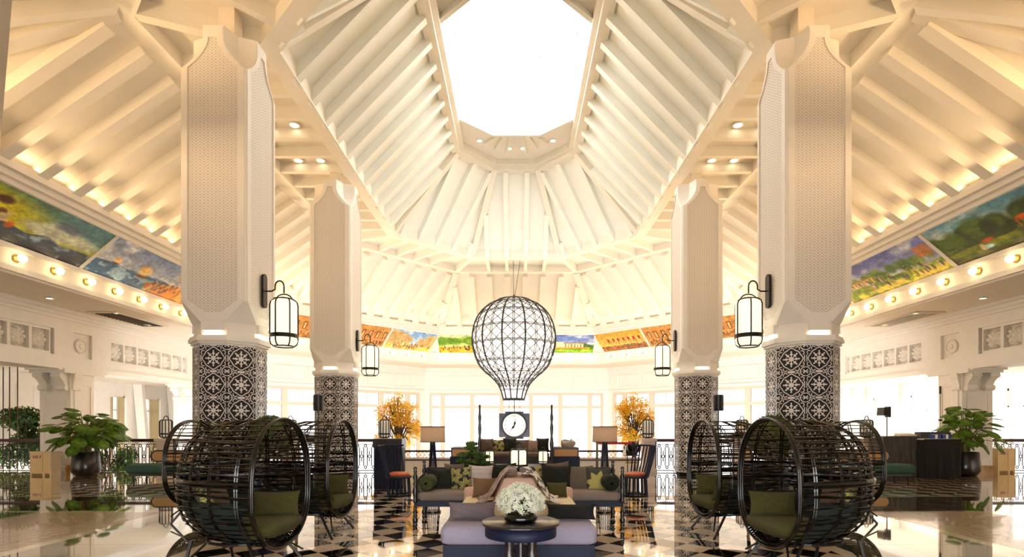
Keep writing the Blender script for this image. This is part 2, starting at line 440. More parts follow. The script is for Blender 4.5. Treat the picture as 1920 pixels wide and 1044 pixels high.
for i in range(8):
    j = (i+1) % 8; a, b = Vector((*OP[i], 0)), Vector((*OP[j], 0)); c = Vector((0, CY+.1, 0))
    m = MB()
    m.beam(a+Vector((0, 0, 13.0)), a+Vector((0, 0, 15.8)), .12, .12, (1, 0, 0))
    for z in (13.05, 13.9, 14.8, 15.7): m.beam(Vector((a.x, a.y, z)), Vector((b.x, b.y, z)), .08, .1)
    for t in (.33, .67): m.beam(a.lerp(b, t)+Vector((0, 0, 13)), a.lerp(b, t)+Vector((0, 0, 15.7)), .05, .05, (1, 0, 0))
    m.beam(a+Vector((0, 0, 15.75)), Vector((a.x*.3, CY+.1+(a.y-CY-.1)*.3, 17.0)), .09, .12)
    m.build('glazing_bars', CW, cup)
    MB().hexa([(a.x, a.y, 13.0), (b.x, b.y, 13.0), (b.x*.99, CY+.1+(b.y-CY-.1)*.99, 13.0), (a.x*.99, CY+.1+(a.y-CY-.1)*.99, 13.0)],
              [(a.x, a.y, 15.7), (b.x, b.y, 15.7), (b.x*.99, CY+.1+(b.y-CY-.1)*.99, 15.7), (a.x*.99, CY+.1+(a.y-CY-.1)*.99, 15.7)]).build('pane', GLASS, cup)
    up = [(p.x*.3, CY+.1+(p.y-CY-.1)*.3) for p in (a, b)]
    lo = [(a.x, a.y, 15.78), (b.x, b.y, 15.78), (*up[1], 17.0), (*up[0], 17.0)]
    MB().hexa(lo, [(p[0], p[1], p[2]+.02) for p in lo]).build('pane', GLASS, cup)
MB().prism([(p[0]*.3, CY+.1+(p[1]-CY-.1)*.3) for p in OP], 17.0, 17.03).build('pane', GLASS, cup)
MB().bx(-2.2, 2.2, CY+.05, CY+.13, 15.72, 15.8).bx(-.04, .04, CY-3.3, CY+3.5, 15.72, 15.8).build('glazing_bars', CW, cup)

# cornice, painted frieze backing, light fascia, low soffit
tr = struct('trim_1')
for i in range(8):
    ringbox(MB(), i, 5.72, 6.3, 7.16, 7.36).build('cornice', WHITE2, tr)
    ringbox(MB(), i, 5.97, 6.4, 7.3, 7.62).build('cornice_backing', WHITE2, tr)  # hidden ring added to stop sky light leaking in over the cornice
    ringbox(MB(), i, 5.85, 6.3, 7.03, 7.16).build('cornice', WHITE2, tr)
    ringbox(MB(), i, 5.98, 6.3, 6.92, 7.03).build('cornice', WHITE2, tr)
    slab_quad(MB(), i, 6.08, 6.95, 7.25, 5.99, .1).build('frieze_backing', WHITE2, tr)
    ringbox(MB(), i, 7.1, 7.3, 5.9, 6.02).build('fascia_moulding', WHITE2, tr)
    ringbox(MB(), i, 7.22, 7.6, 5.5, 5.95).build('light_fascia', WHITE2, tr)
    ringbox(MB(), i, 7.12, 7.5, 5.36, 5.5).build('fascia_moulding', WHITE2, tr)
    ringbox(MB(), i, 7.2, 9.6, 5.3, 5.4).build('low_soffit', WHITE, tr)
# cornice gutter strips, plus unseen fill strips added in mid-air, warming the outer slope
for i in (0, 1, 5, 6, 7, 2, 4):
    hl = fhalf(i, 5.85); t = fdir(i)
    for (off, zc_, hi, vi, wd, pw, spr) in ((5.74, 7.385, .55, .83, .12, 3.5, 180), (5.35, 7.2, .93, .36, .3, 11, 120)):
        p = fpoint(i, off, 0, zc_)
        nrm = Vector((t.y, -t.x, 0))
        if (p-Vector((0, CY, zc_))).dot(nrm) > 0: nrm = -nrm     # towards the middle of the hall
        dirv = (nrm*hi+Vector((0, 0, vi))).normalized()
        o = area_light('cove_strip_light', p, (0, 0, 0), wd, hl*1.9, pw*(1 if i in (1, 5, 2, 4) else .5)*hl*2, (1, .66, .34)); o.data.spread = math.radians(spr)
        zax = -dirv; yax = Vector((t.x, t.y, 0)); xax = yax.cross(zax)
        o.rotation_euler = Matrix((xax, yax, zax)).transposed().to_euler()

# near diagonal beam under the gallery edge, seen in the top corners
for k, s in enumerate((-1, 1)):
    st = struct('trim_%d' % (k+2))
    MB().beam((s*(11.3 if s < 0 else 11.34), 11.54, 7.3), (s*(4.9 if s < 0 else 4.94), 5.14, 7.3), .3, .3).build('gallery_beam', WHITE, st)

# ------------------------------------------------------------------ far walls with windows
WN = [2]
def far_wall(i, name, nwin, side):
    st = struct(name); o = 9.45; hl = fhalf(i, o); t = fdir(i); T = Vector((t.x, t.y, 0))
    def P(u, z, dp=0.0):
        return fpoint(i, o+dp, 0, z)+T*u
    def bar(u0, u1, z0, z1, d0, d1, nm, m, par):
        return MB().hexa([P(u0, z0, d0), P(u1, z0, d0), P(u1, z0, d1), P(u0, z0, d1)], [P(u0, z1, d0), P(u1, z1, d0), P(u1, z1, d1), P(u0, z1, d1)]).build(nm, m, par)
    bar(-hl, hl, 3.74, 5.4, 0, .4, 'header', WHITE2, st)
    bar(-hl, hl, 3.68, 3.84, -.1, .1, 'ledge_moulding', WHITE2, st)
    bar(-hl, hl, 5.0, 5.12, -.1, .1, 'crown_moulding', WHITE2, st); bar(-hl, hl, 5.12, 5.3, -.25, .1, 'crown_moulding', WHITE2, st)
    bar(-hl, hl, -4, -1.4, 0, .4, 'lower_wall', WHITE2, st)
    for s in (-1, 1):
        bar(s*hl-.36*(s > 0), s*hl+.36*(s < 0), -1.4, 3.74, -.12, .4, 'corner_pilaster', WHITE2, st)
    n = 6; pw = (2*hl-1.2)/n
    for k in range(n):
        u0 = -hl+.6+k*pw+.1; u1 = u0+pw-.2
        for (a, b, c, d) in ((u0, u1, 3.98, 4.05), (u0, u1, 4.73, 4.8), (u0, u0+.07, 4.05, 4.73), (u1-.07, u1, 4.05, 4.73)):
            bar(a, b, c, d, -.07, .02, 'panel_moulding', WHITE2, st)
    edges = [-hl+.36, -hl+1.2]+[-hl+1.2+(2*hl-2.4)*k/nwin for k in range(1, nwin)]+[hl-1.2, hl-.36]
    for k in range(len(edges)-1):
        a, b = edges[k], edges[k+1]
        w = struct('window_%d' % WN[0]); WN[0] += 1
        f = .15
        bar(a, a+f, -1.4, 3.68, .02, .2, 'jamb', BRIGHT, w); bar(b-f, b, -1.4, 3.68, .02, .2, 'jamb', BRIGHT, w)
        bar(a+f, b-f, 3.52, 3.68, .02, .2, 'head', BRIGHT, w); bar(a+f, b-f, -1.4, -1.25, .02, .2, 'sill', BRIGHT, w)
        bar(a+f, b-f, 2.67, 2.86, .05, .17, 'transom', BRIGHT, w)
        if b-a > 1.2: bar((a+b)/2-.02, (a+b)/2+.02, 2.86, 3.52, .08, .12, 'glazing_bar', BRIGHT, w)
        bar(a+f, b-f, -1.25, 2.67, .1, .11, 'pane', DIMPANE, w); bar(a+f, b-f, 2.86, 3.52, .1, .11, 'pane', DIMPANE, w)
    return st
far_wall(7, 'wall_back', 5, 0); far_wall(0, 'wall_back_right', 5, 1); far_wall(6, 'wall_back_left', 5, -1)

# ------------------------------------------------------------------ side arcades
def rosette_mesh():
    P = []
    for i in range(6):
        t = i/5; row = []
        for k in range(32):
            a = 2*PI*k/32; pet = abs(math.cos(4*a))**.5
            R = .29*(t)*(.86+.14*pet) if t > .3 else .29*t
            hgt = (.11 if t < .3 else .02+.13*math.sin(PI*(t-.3)/.75)*(.25+.75*pet))
            row.append((R*math.cos(a), -hgt, R*math.sin(a)))
        P.append(row)
    return MB().grid(P, True).mesh('rosette', WHITE2, True)
ROS = rosette_mesh()
MED = MB().lathe([(.24, 0), (.24, .04), (.2, .06), (.18, .03), (.1, .03), (.07, .06), (.001, .07)], 20).mesh('medallion', WHITE2)
def corbel_mesh():
    # scroll bracket, local: x = out of the wall, z up, y = width
    pr = [(0, 0), (.12, .02), (.16, .1), (.13, .18), (.2, .3), (.34, .42), (.38, .5), (.36, .58), (0, .58)]
    m = MB().hexa([(p[0], -.13, p[1]) for p in pr], [(p[0], .13, p[1]) for p in pr])
    m.tube([(.09, -.16, .09), (.09, .16, .09)], .1, 10); m.tube([(.28, -.16, .48), (.28, .16, .48)], .09, 10)
    return m.mesh('corbel', WHITE2)
COR = corbel_mesh()
PX = 14.65
def arcade(s, name):
    st = struct(name)
    def B(x0, x1, y0, y1, z0, z1, nm, m=WHITE2): return MB().bx(s*x0, s*x1, y0, y1, z0, z1).build(nm, m, st)
    B(PX+.22, PX+1, 8, 26.9, 3.42, 5.35, 'entablature_core')
    B(PX, PX+.22, 8, 26.9, 4.66, 5.3, 'frieze_band'); B(PX, PX+.22, 8, 26.9, 3.42, 3.84, 'frieze_band')
    B(PX-.08, PX+.1, 8, 26.85, 5.0, 5.09, 'cornice_step'); B(PX-.16, PX+.1, 8, 26.8, 5.09, 5.2, 'cornice_step'); B(PX-.26, PX+.1, 8, 26.8, 5.2, 5.32, 'cornice_step')
    B(PX-.06, PX+.1, 8, 26.9, 3.4, 3.56, 'architrave_step')
    pill = [17.7, 24.6]
    for py in pill:
        zb = 0.0 if py < 18 else -4.0
        B(PX, PX+1, py, py+1, zb, 3.42, 'pillar')
        for (y0, y1) in ((py-.18, py+.05), (py+.82, py+1.95)) if False else ():
            pass
        # raised panels on hall face and camera face
        MB().bx(s*(PX-.025), s*PX, py+.14, py+.18, .5, 2.9).bx(s*(PX-.025), s*PX, py+.82, py+.86, .5, 2.9).bx(s*(PX-.025), s*PX, py+.14, py+.86, 2.9, 2.94).build('panel_moulding', WHITE2, st)
        MB().bx(s*(PX+.14), s*(PX+.17), py-.025, py, .5, 2.6).bx(s*(PX+.83), s*(PX+.86), py-.025, py, .5, 2.6).bx(s*(PX+.14), s*(PX+.86), py-.025, py, 2.6, 2.63).build('panel_moulding', WHITE2, st)
        B(PX-.02, PX+1.02, py-.03, py+1.03, zb, .26, 'pillar_base', GOLDM)
        B(PX-.1, PX+1.05, py-.35, py+1.35, 3.28, 3.42, 'impost_block')
        B(PX-.05, PX+1.05, py-.5, py+1.5, 3.36, 3.5, 'impost_block')
        for (xx, yy, rz) in ((PX+.2, py, -PI/2), (PX+.78, py, -PI/2), (PX+.5, py+1, PI/2)):
            put('corbel', COR, st, (s*xx, yy, 2.72), (0, 0, rz))
        put('corbel', COR, st, (s*PX, py+.2, 2.74), (0, 0, PI if s > 0 else 0), (.35, 1, 1))
        # medallion square over the pillar
        B(PX+.0, PX+.22, py-.62, py+.13, 3.84, 4.66, 'frieze_pier', WHITE2); B(PX+.0, PX+.22, py+.9, py+1.75, 3.84, 4.66, 'frieze_pier', WHITE2)
        B(PX+.1, PX+.22, py+.13, py+.9, 3.84, 4.66, 'medallion_field', WHITE2)
        put('medallion', MED, st, (s*(PX+.09), py+.51, 4.24), (0, -s*PI/2, 0))
    for (ya, n) in ((11.4, 8), (19.5, 8)):
        for k in range(n):
            yc = ya+.35+.7*k
            if not inframe((s*PX, yc, 4.2), 60): continue
            put('rosette', ROS, st, (s*(PX+.21), yc, 4.25), (0, 0, -s*PI/2))
            B(PX+.05, PX+.22, yc-.35, yc-.3, 3.84, 4.66, 'rosette_frame'); B(PX+.05, PX+.22, yc+.3, yc+.35, 3.84, 4.66, 'rosette_frame')
            MB().bx(s*(PX+.05), s*(PX+.22), yc-.3, yc+.3, 3.84, 3.92).bx(s*(PX+.05), s*(PX+.22), yc-.3, yc+.3, 4.58, 4.66).build('rosette_frame', WHITE2, st)
    # gallery behind: ceiling, outer wall with windows and raking buttresses
    B(PX+1, 20.2, -6, 36, 3.66, 3.8, 'gallery_ceiling', WHITE)
    ow = struct('wall_left_outer' if s < 0 else 'wall_right_outer')
    XO = 19.6
    wins = [(26.0, 27.1), (28.1, 29.7), (31.3, 32.5), (33.6, 35.0)]
    if s > 0: wins = [(20.2, 21.6), (22.4, 24.0), (24.8, 26.9)]+wins[1:]
    e0 = -6.0
    for (a, b) in wins+[(36, 36)]:
        if a > e0: MB().bx(s*XO, s*(XO+.35), e0, a, -4, 3.66).build('wall_pier', WHITE2, ow)
        if b > a:
            MB().bx(s*XO, s*(XO+.35), a, b, 3.05, 3.66).build('wall_header', WHITE2, ow)
            w = struct('window_%d' % WN[0]); WN[0] += 1
            MB().bx(s*(XO+.1), s*(XO+.2), a, a+.07, -4, 3.05).bx(s*(XO+.1), s*(XO+.2), b-.07, b, -4, 3.05).bx(s*(XO+.1), s*(XO+.2), a, b, 2.95, 3.05).build('frame', WHITE2, w)
            MB().bx(s*(XO+.1), s*(XO+.2), (a+b)/2-.03, (a+b)/2+.03, -4, 2.95).bx(s*(XO+.1), s*(XO+.2), a, b, 2.3, 2.36).build('mullion', WHITE2, w)
            MB().bx(s*(XO+.14), s*(XO+.15), a+.07, b-.07, -4, 2.95).build('pane', DIMPANE, w)
            if s < 0:
                for q in range(4):
                    if q != 1: MB().bx(s*(XO+.06), s*(XO+.075), a+.07+(b-a-.14)*q/4, a+.05+(b-a-.14)*(q+1)/4, -4, 2.95).build('blind', BLIND, w)
        e0 = b
    if s < 0:
        MB().bx(-15.65, -19.95, 33.4, 33.6, -4, 3.8).build('end_wall', WHITE2, ow); MB().bx(-15.45, -15.65, 27.0, 33.4, -4, 3.8).build('inner_wall', WHITE2, ow)  # unseen walls added to shut sky light out of the left gallery
    for yb in (27.65, 30.3, 33.0):
        MB().hexa([(s*(XO-.9), yb-.12, -2), (s*(XO-.55), yb-.12, -2), (s*(XO-.55), yb+.12, -2), (s*(XO-.9), yb+.12, -2)],
                  [(s*(XO-.45), yb-.12, 3.66), (s*XO, yb-.12, 3.66), (s*XO, yb+.12, 3.66), (s*(XO-.45), yb+.12, 3.66)]).build('raking_buttress', WHITE2, ow)
    for k in range(6):
        y0 = 19.0+k*1.05
        if s > 0: break
        for (z0, z1) in ((.2, 1.9), (2.1, 3.2)):
            MB().bx(s*XO, s*(XO-.03), y0, y0+.04, z0, z1).bx(s*XO, s*(XO-.03), y0+.76, y0+.8, z0, z1).bx(s*XO, s*(XO-.03), y0, y0+.8, z1, z1+.04).bx(s*XO, s*(XO-.03), y0, y0+.8, z0, z0+.04).build('panel_moulding', WHITE2, ow)
    bb = struct('baseboard_left' if s < 0 else 'baseboard_right')
    MB().bx(s*(XO-.04), s*XO, 8, 18.4, 0, .25).build('baseboard', GOLDM, bb)
arcade(-1, 'wall_left'); arcade(1, 'wall_right')

for i, nm_ in ((2, 'wall_front_right'), (3, 'wall_front'), (4, 'wall_front_left')):
    st = struct(nm_)
    if i != 3: ringbox(MB(), i, 9.45, 9.75, 0, 5.4).build('plaster', WHITE2, st)
    else:
        r_ = ring(9.45); yw = r_[3][1]; xw = r_[3][0]
        MB().bx(-xw, xw, yw-.3, yw, 3.0, 5.4).build('plaster', WHITE2, st)
        for s in (-1, 1): MB().bx(s*xw, s*3.45, yw-.3, yw, 0, 3.0).build('plaster', WHITE2, st)
        for k in range(3):  # unseen glazed doors, added and sized to light the foreground from behind the camera
            w = struct('door_%d' % (k+1)); x0 = -3.45+k*2.3
            MB().bx(x0, x0+.1, yw-.2, yw-.1, 0, 3).bx(x0+2.2, x0+2.3, yw-.2, yw-.1, 0, 3).bx(x0+.1, x0+2.2, yw-.2, yw-.1, 2.9, 3).build('frame', WHITE2, w); MB().bx(x0+.1, x0+2.2, yw-.16, yw-.15, 0, 2.9).build('pane', GLASS, w)
for s in (-1, 1): st = struct('wall_%s_end' % ('left' if s < 0 else 'right')); MB().bx(s*13, s*20.2, -6.2, -6, 0, 3.8).build('plaster', WHITE2, st)

# ------------------------------------------------------------------ floor
fl = struct('floor')
MB().bx(-20, 20, -4, 18.5, -.3, -.006).build('floor_screed', GROUT, fl)
MB().bx(-20, 20, 18.3, 18.5, -.6, -.3).build('slab_edge', WHITE2, fl)
def slab(x0, x1, y0, y1, nm, m, both=True):
    for s in ((-1, 1) if both else (1,)):
        MB().bx(s*x0, s*x1, y0, y1, -.006, 0).build(nm, m, fl)
slab(4.0, 4.2, -4, 16.5, 'border_strip', MARB_C)
for k in range(8): slab(4.205, 6.245, -4+k*2.8, -4+(k+1)*2.8-.005, 'marble_slab', MARB_G)
slab(6.25, 6.45, -4, 9.85, 'border_strip', MARB_C); slab(6.455, 8.6, -4, 9.85, 'mosaic_field', MOSAIC)
slab(8.605, 8.8, -4, 9.85, 'border_strip', MARB_C)
for k in range(4): slab(8.805+k*2.8, 8.8+(k+1)*2.8, -4, 9.85, 'marble_slab', MARB_G)
slab(6.25, 20, 9.855, 10.0, 'border_strip', MARB_C)
for k in range(7): slab(6.25+k*1.96, 6.245+(k+1)*1.96, 10.005, 12.0, 'marble_slab', MARB_K)
slab(6.25, 20, 12.005, 12.1, 'border_strip', MARB_C)
slab(13.4, 13.55, 12.1, 18.4, 'border_strip', MARB_C); slab(13.555, 20, 12.1, 18.4, 'marble_slab', MARB_Y)
slab(6.25, 13.4, 16.5, 18.4, 'marble_slab', MARB_Y); slab(0, 4.2, 16.5, 18.4, 'marble_slab', MARB_Y)
slab(6.25, 6.4, 12.105, 16.495, 'border_strip', MARB_C)
S2 = .53
def clip(poly, ax, lim, keep_less):
    out = []
    for k in range(len(poly)):
        a, b = poly[k-1], poly[k]
        ia = (a[ax] <= lim) == keep_less or a[ax] == lim; ib = (b[ax] <= lim) == keep_less or b[ax] == lim
        if ia != ib:
            t = (lim-a[ax])/(b[ax]-a[ax]); out.append((a[0]+(b[0]-a[0])*t, a[1]+(b[1]-a[1])*t))
        if ib: out.append(b)
    return out
def field(x0, x1, y0, y1, ox, oy):
    full, cut = [], []
    hd = S2/2-.002
    for i in range(int((x0-ox)/S2)-2, int((x1-ox)/S2)+3):
        for j in range(int((y0-oy)/S2)-2, int((y1-oy)/S2)+3):
            for dark in (0, 1):
                cx, cy = ox+i*S2+dark*S2/2, oy+j*S2+dark*S2/2
                q = [(cx+hd, cy), (cx, cy+hd), (cx-hd, cy), (cx, cy-hd)]
                if x0 <= cx-hd and cx+hd <= x1 and y0 <= cy-hd and cy+hd <= y1: full.append((cx, cy, dark)); continue
                for ax, lim, kl in ((0, x0, False), (0, x1, True), (1, y0, False), (1, y1, True)):
                    if q: q = clip(q, ax, lim, kl)
                if len(q) > 2: cut.append((q, dark))
    return full, cut
TD = [MB().prism([(S2/2-.002, 0), (0, S2/2-.002), (-S2/2+.002, 0), (0, -S2/2+.002)], -.006, 0).mesh('tile', m) for m in (MARB_L, MARB_D)]
full, cut = field(-3.995, 3.995, 2.0, 16.495, 1.767, 6.995)
seen = sorted([t for t in full if inframe((t[0], t[1], 0), 30)], key=lambda t: t[1])
big = set(seen[:300])
for t in seen[:300]: put('tile', TD[t[2]], fl, (t[0], t[1], 0))
rest = [MB(), MB()]; hd = S2/2-.002
for t in full:
    if t not in big: rest[t[2]].prism([(t[0]+hd, t[1]), (t[0], t[1]+hd), (t[0]-hd, t[1]), (t[0], t[1]-hd)], -.006, 0)
for q, d in cut: rest[d].prism(q, -.006, 0)
for s in (-1, 1):
    a, b = sorted((s*6.405, s*13.395)); f2, c2 = field(a, b, 12.105, 16.495, 1.767, 6.995)
    for t in f2: rest[t[2]].prism([(t[0]+hd, t[1]), (t[0], t[1]+hd), (t[0]-hd, t[1]), (t[0], t[1]-hd)], -.006, 0)
    for q, d in c2: rest[d].prism(q, -.006, 0)
stuff(rest[0].build('far_light_tiles', MARB_L, fl)); stuff(rest[1].build('far_dark_tiles', MARB_D, fl))
lf = struct('floor_lower'); MB().bx(-24, 24, 18.5, 40, -4.1, -4).build('lower_floor_slab', MARB_Y, lf)

# ------------------------------------------------------------------ columns
def octo(W, n=8): return [(W/2/math.cos(PI/8)*math.cos(PI/8+k*PI/4), W/2/math.cos(PI/8)*math.sin(PI/8+k*PI/4)) for k in range(8)]
CTILE = MB().bx(-.252, .252, -.015, .0, -.247, .247).mesh('tile', TILEM)
def fwidth(z):
    if z <= 3.96: return lerp(.25, .6, max(0, (z-3.57))/.39)
    if z <= 8.4: return .6
    t = min(1, (z-8.4)/.6); return .2+.4*(1-t)**2
H = .625
def column(name, loc, label):
    c = thing(name, label, 'column', loc, 0, 'tiled octagonal columns under the skylight')
    MB().prism(octo(1.34), 0, .1).build('plinth', MARB_D, c)
    MB().prism(octo(1.21), .1, 3.17).build('shaft_core', WHITE2, c)
    for k in range(8):
        a = k*PI/4
        if loc[1] > 0 and math.cos(a)*(-loc[0])+math.sin(a)*(-loc[1]) < -3: continue
        for r in range(6):
            put('tile', CTILE, c, (.607*math.cos(a), .607*math.sin(a), .37+r*.5), (0, 0, a+PI/2))
    MB().prism(octo(1.30), 3.15, 3.2).prism(octo(1.38), 3.2, 3.27).prism(octo(1.34), 3.27, 3.31).build('ledge', WHITE2, c)
    MB().prism(octo(1.2), 3.31, 3.58).build('neck', WHITE2, c)
    zs = [3.57, 3.96, 8.4]+[8.4+.06*k for k in range(1, 11)]+[9.22]
    P = []
    for z in zs:
        f = fwidth(z); m = (f+H)/2-(.10*min(1, (z-8.4)/.3) if z > 8.4 else 0); row = []
        for k in range(4):
            ca, sa = math.cos(k*PI/2), math.sin(k*PI/2)
            for (x, y) in ((H, -f), (H, f), (m, m)): row.append((x*ca-y*sa, x*sa+y*ca, z))
        P.append(row)
    mb = MB().grid(P, True); n = 12
    mb.f.append(tuple(range(n-1, -1, -1))); mb.f.append(tuple(len(mb.v)-n+k for k in range(n)))
    mb.build('body', WHITE2, c)
    MB().bx(-.16, .16, -.16, .16, 9.2, 9.95).build('head_block', WHITE, c)
    # face panels: moulded frame and herringbone field
    zz = [3.6, 3.96, 8.4]+[8.4+.1*k for k in range(1, 7)]+[9.18]
    outl = [(fwidth(z)-.01, z) for z in zz]
    inn = []
    for (w, z) in outl:
        inn.append((max(.07, w-.11), min(max(z, 3.74), 8.98)+(0.02 if 3.9 < z < 4 else 0)))
    for k in range(4):
        a = k*PI/2
        fo = outl+[(-w, z) for w, z in reversed(outl)]; fi = inn+[(-w, z) for w, z in reversed(inn)]
        m = MB(); N = len(fo)
        for j in range(N):
            q = [fo[j], fo[(j+1) % N], fi[(j+1) % N], fi[j]]
            lo = [(p[0], -H+.004, p[1]) for p in q]; hi = [(q[0][0], -H-.012, q[0][1]), (q[1][0], -H-.012, q[1][1]), (q[2][0], -H-.03, q[2][1]), (q[3][0], -H-.03, q[3][1])]
            m.hexa(lo, hi)
        f = m.build('panel_frame', WHITE2, c); f.rotation_euler = (0, 0, a)
        h = MB().hexa([(p[0], -H+.01, p[1]) for p in fi], [(p[0], -H-.006, p[1]) for p in fi]).build('herringbone_field', HERR, c); h.rotation_euler = (0, 0, a)
        u = MB().bx(-.17, .17, -.67, -.6, 3.315, 3.345).build('uplight', LENS, c); u.rotation_euler = (0, 0, a)
        u = MB().bx(-.19, .19, -.665, -.6, 3.40, 3.57).build('neck_block', WHITE2, c); u.rotation_euler = (0, 0, a)
    return c
CXX = 5.78
column('column', (-CXX, 10.9, 0), 'front left column with star-patterned tiles and herringbone upper shaft')
column('column', (CXX, 10.9, 0), 'front right column with star-patterned tiles and herringbone upper shaft')
column('column', (-CXX, 17.33, 0), 'rear left column with star-patterned tiles, smaller, behind the wicker chairs')
column('column', (CXX, 17.33, 0), 'rear right column with star-patterned tiles, smaller, behind the wicker chairs')

# wall lanterns on the columns
def lantern_frame(mb, R, h, n=6, r=.014, crop=.12):
    for k in range(n):
        a = 2*PI*k/n+.3; ca, sa = math.cos(a), math.sin(a)
        pts = [(R*.72, 0), (R*.93, .05*h), (R, crop*h), (R, (1-crop)*h), (R*.93, .95*h), (R*.72, h)]
        mb.tube([(p[0]*ca, p[0]*sa, p[1]) for p in pts], r, 5)
    for z in (0, h): mb.tube([(R*.72*math.cos(2*PI*k/16), R*.72*math.sin(2*PI*k/16), z) for k in range(16)], r, 5, True)
    return mb
def wall_lantern(s, y, label):
    c = thing('wall_lantern', label, 'lantern', (s*(CXX-.63), y, 3.18), 0, 'capsule lanterns on the columns')
    d = -s
    pl = MB()
    pr = [(.085*math.cos(t), .085*math.sin(t)) for t in np.linspace(-PI/2, PI/2, 9)]
    out = [(y_, 1.38+x_) for (x_, y_) in pr]+[(-y_, .86-x_) for (x_, y_) in pr]
    pl.hexa([(d*.03, p[0], p[1]) for p in out], [(d*.075, p[0], p[1]) for p in out]).build('back_plate', BLACK, c)
    lx = d*.45
    ts = np.linspace(0, PI, 9)
    arm = [(d*.06, 0, 1.12), (d*.2, 0, 1.12), (d*.27, 0, 1.16)]+[(d*(.36-.09*math.cos(t)), 0, 1.22+.11*math.sin(t)) for t in ts]+[(lx, 0, 1.08)]
    MB().tube(arm, .016, 6).build('arm', BLACK, c)
    hd_ = [(lx+.17*math.cos(t), 0, .93+.13*math.sin(t)) for t in np.linspace(0, PI, 9)]
    MB().tube(hd_, .014, 6).build('handle', BLACK, c)
    o = lantern_frame(MB(), .265, .95).build('cage', BLACK, c); o.location = (lx, 0, 0)
    o = MB().lathe([(.272, .17), (.272, .25)], 20).build('band', BLACK, c); o.location = (lx, 0, 0)
    o = MB().lathe([(.17, .012), (.235, .05), (.25, .13), (.25, .82), (.235, .9), (.17, .938)], 20).build('glass', WARMGLASS, c, True); o.location = (lx, 0, 0)
    return c
wall_lantern(-1, 10.9, 'large lit capsule lantern hanging from bracket on front left column')
wall_lantern(1, 10.9, 'large lit capsule lantern hanging from bracket on front right column')
wall_lantern(-1, 17.33, 'smaller looking lit capsule lantern on bracket of rear left column')
wall_lantern(1, 17.33, 'smaller looking lit capsule lantern on bracket of rear right column')

# globe bulbs along the fascia, downlights
BB = MB().lathe([(.1, 0), (.1, .03), (.06, .05), (.06, .08)], 14).mesh('bulb_base', BRASS)
BG = MB().ball((0, 0, .15), .1, 12, 8).mesh('globe', BULB, True)
side_nm = {1: 'right long', 5: 'left long', 0: 'right diagonal', 6: 'left diagonal', 7: 'far'}
ORD = ['first', 'second', 'third', 'fourth', 'fifth', 'sixth', 'seventh', 'eighth', 'ninth', 'tenth', 'eleventh', 'twelfth', 'thirteenth', 'fourteenth', 'fifteenth']
def bulb_label(i, k, n, p):
    hl_ = fhalf(i, 7.22); pts = []
    for q in range(n+1):
        w = fpoint(i, 7.2, (q-n/2)*1.09, 5.72)
        if inframe(w, 0): pts.append(968+1010*w.x/w.y)
    me_ = 968+1010*p.x/p.y; pts.sort(); r_ = min(range(len(pts)), key=lambda q: abs(pts[q]-me_))
    return 'lit globe bulb on brass base, %s from the left' % ORD[r_]
for i in (1, 5, 0, 6, 7):
    hl = fhalf(i, 7.22); t = fdir(i); n = int(2*(hl-.3)/1.09); cnt = 0
    for k in range(n+1):
        u = (k-n/2)*1.09; p = fpoint(i, 7.2, u, 5.72)
        if not inframe(p, 0): continue
        nrm = Vector((t.y, -t.x, 0))
        if (p-Vector((0, CY, 5.72))).dot(nrm) > 0: nrm = -nrm
        cnt += 1
        c = thing('globe_bulb', '%s on the %s fascia' % (bulb_label(i, k, n, p), side_nm[i]), 'light bulb', p, 0, 'bulbs on the %s fascia' % side_nm[i])
        c.rotation_euler = nrm.to_track_quat('Z', 'Y').to_euler()
        put('bulb_base', BB, c); put('globe', BG, c)
DR = MB().lathe([(.15, 0), (.15, -.025), (.11, -.03), (.1, 0)], 18).mesh('trim_ring', WHITE2)
DL = MB().lathe([(.1, -.004), (.1, -.012)], 16).mesh('lens', LENS)
def downlight(x, y, z, label, grp, sc=1.0):
    c = thing('downlight', label, 'downlight', (x, y, z), 0, grp)
    c.scale = (sc, sc, sc); put('trim_ring', DR, c); put('lens', DL, c)
for s, nm in ((-1, 'left'), (1, 'right')):
    for (x, y, wh) in ((6.2, 9.5, 'above the front column'), (6.15, 14.9, 'nearer the octagon, in the first coffer past front column'), (6.85, 14.9, 'farther from the octagon, first coffer past front column'), (6.15, 16.9, 'nearer the octagon, over the rear column'), (6.85, 16.9, 'farther from the octagon, over the rear column')):
        downlight(s*x, y+.03, 9.92, '%s coffer downlight %s' % (nm, wh), 'coffer downlights %s' % nm, 1.1)
    for k in range(5):
        downlight(s*(13.2+.4*(k % 2)), 13.6+k*2.1, 5.295, 'small recessed light in the %s low soffit, %s counted from the camera' % (nm, ORD[k]), 'gallery downlights %s' % nm, .8)
    downlight(s*1.45, CY+4.15, 12.855, 'round recessed downlight at the %s end of skylight soffit' % nm, None, .9)
    downlight(s*.28, CY+4.75, 12.855, 'round recessed downlight just %s of the middle of skylight soffit' % nm, None, .9)
    v = thing('ceiling_vent', 'rectangular ceiling air vent in %s low soffit' % nm, 'vent', (s*13.55, 18.9, 5.26))
    MB().bx(-.5, .5, -1.3, -1.22, 0, .04).bx(-.5, .5, 1.22, 1.3, 0, .04).bx(-.5, -.42, -1.22, 1.22, 0, .04).bx(.42, .5, -1.22, 1.22, 0, .04).build('frame', WHITE, v)
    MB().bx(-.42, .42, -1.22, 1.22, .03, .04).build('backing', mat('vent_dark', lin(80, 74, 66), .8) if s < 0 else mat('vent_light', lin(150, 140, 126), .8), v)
    for k in range(14): MB().bx(-.42, .42, -1.2+k*.18, -1.16+k*.18, .005, .03).build('slat', WHITE if s > 0 else mat('vent_slat', lin(110, 100, 88), .7), v)

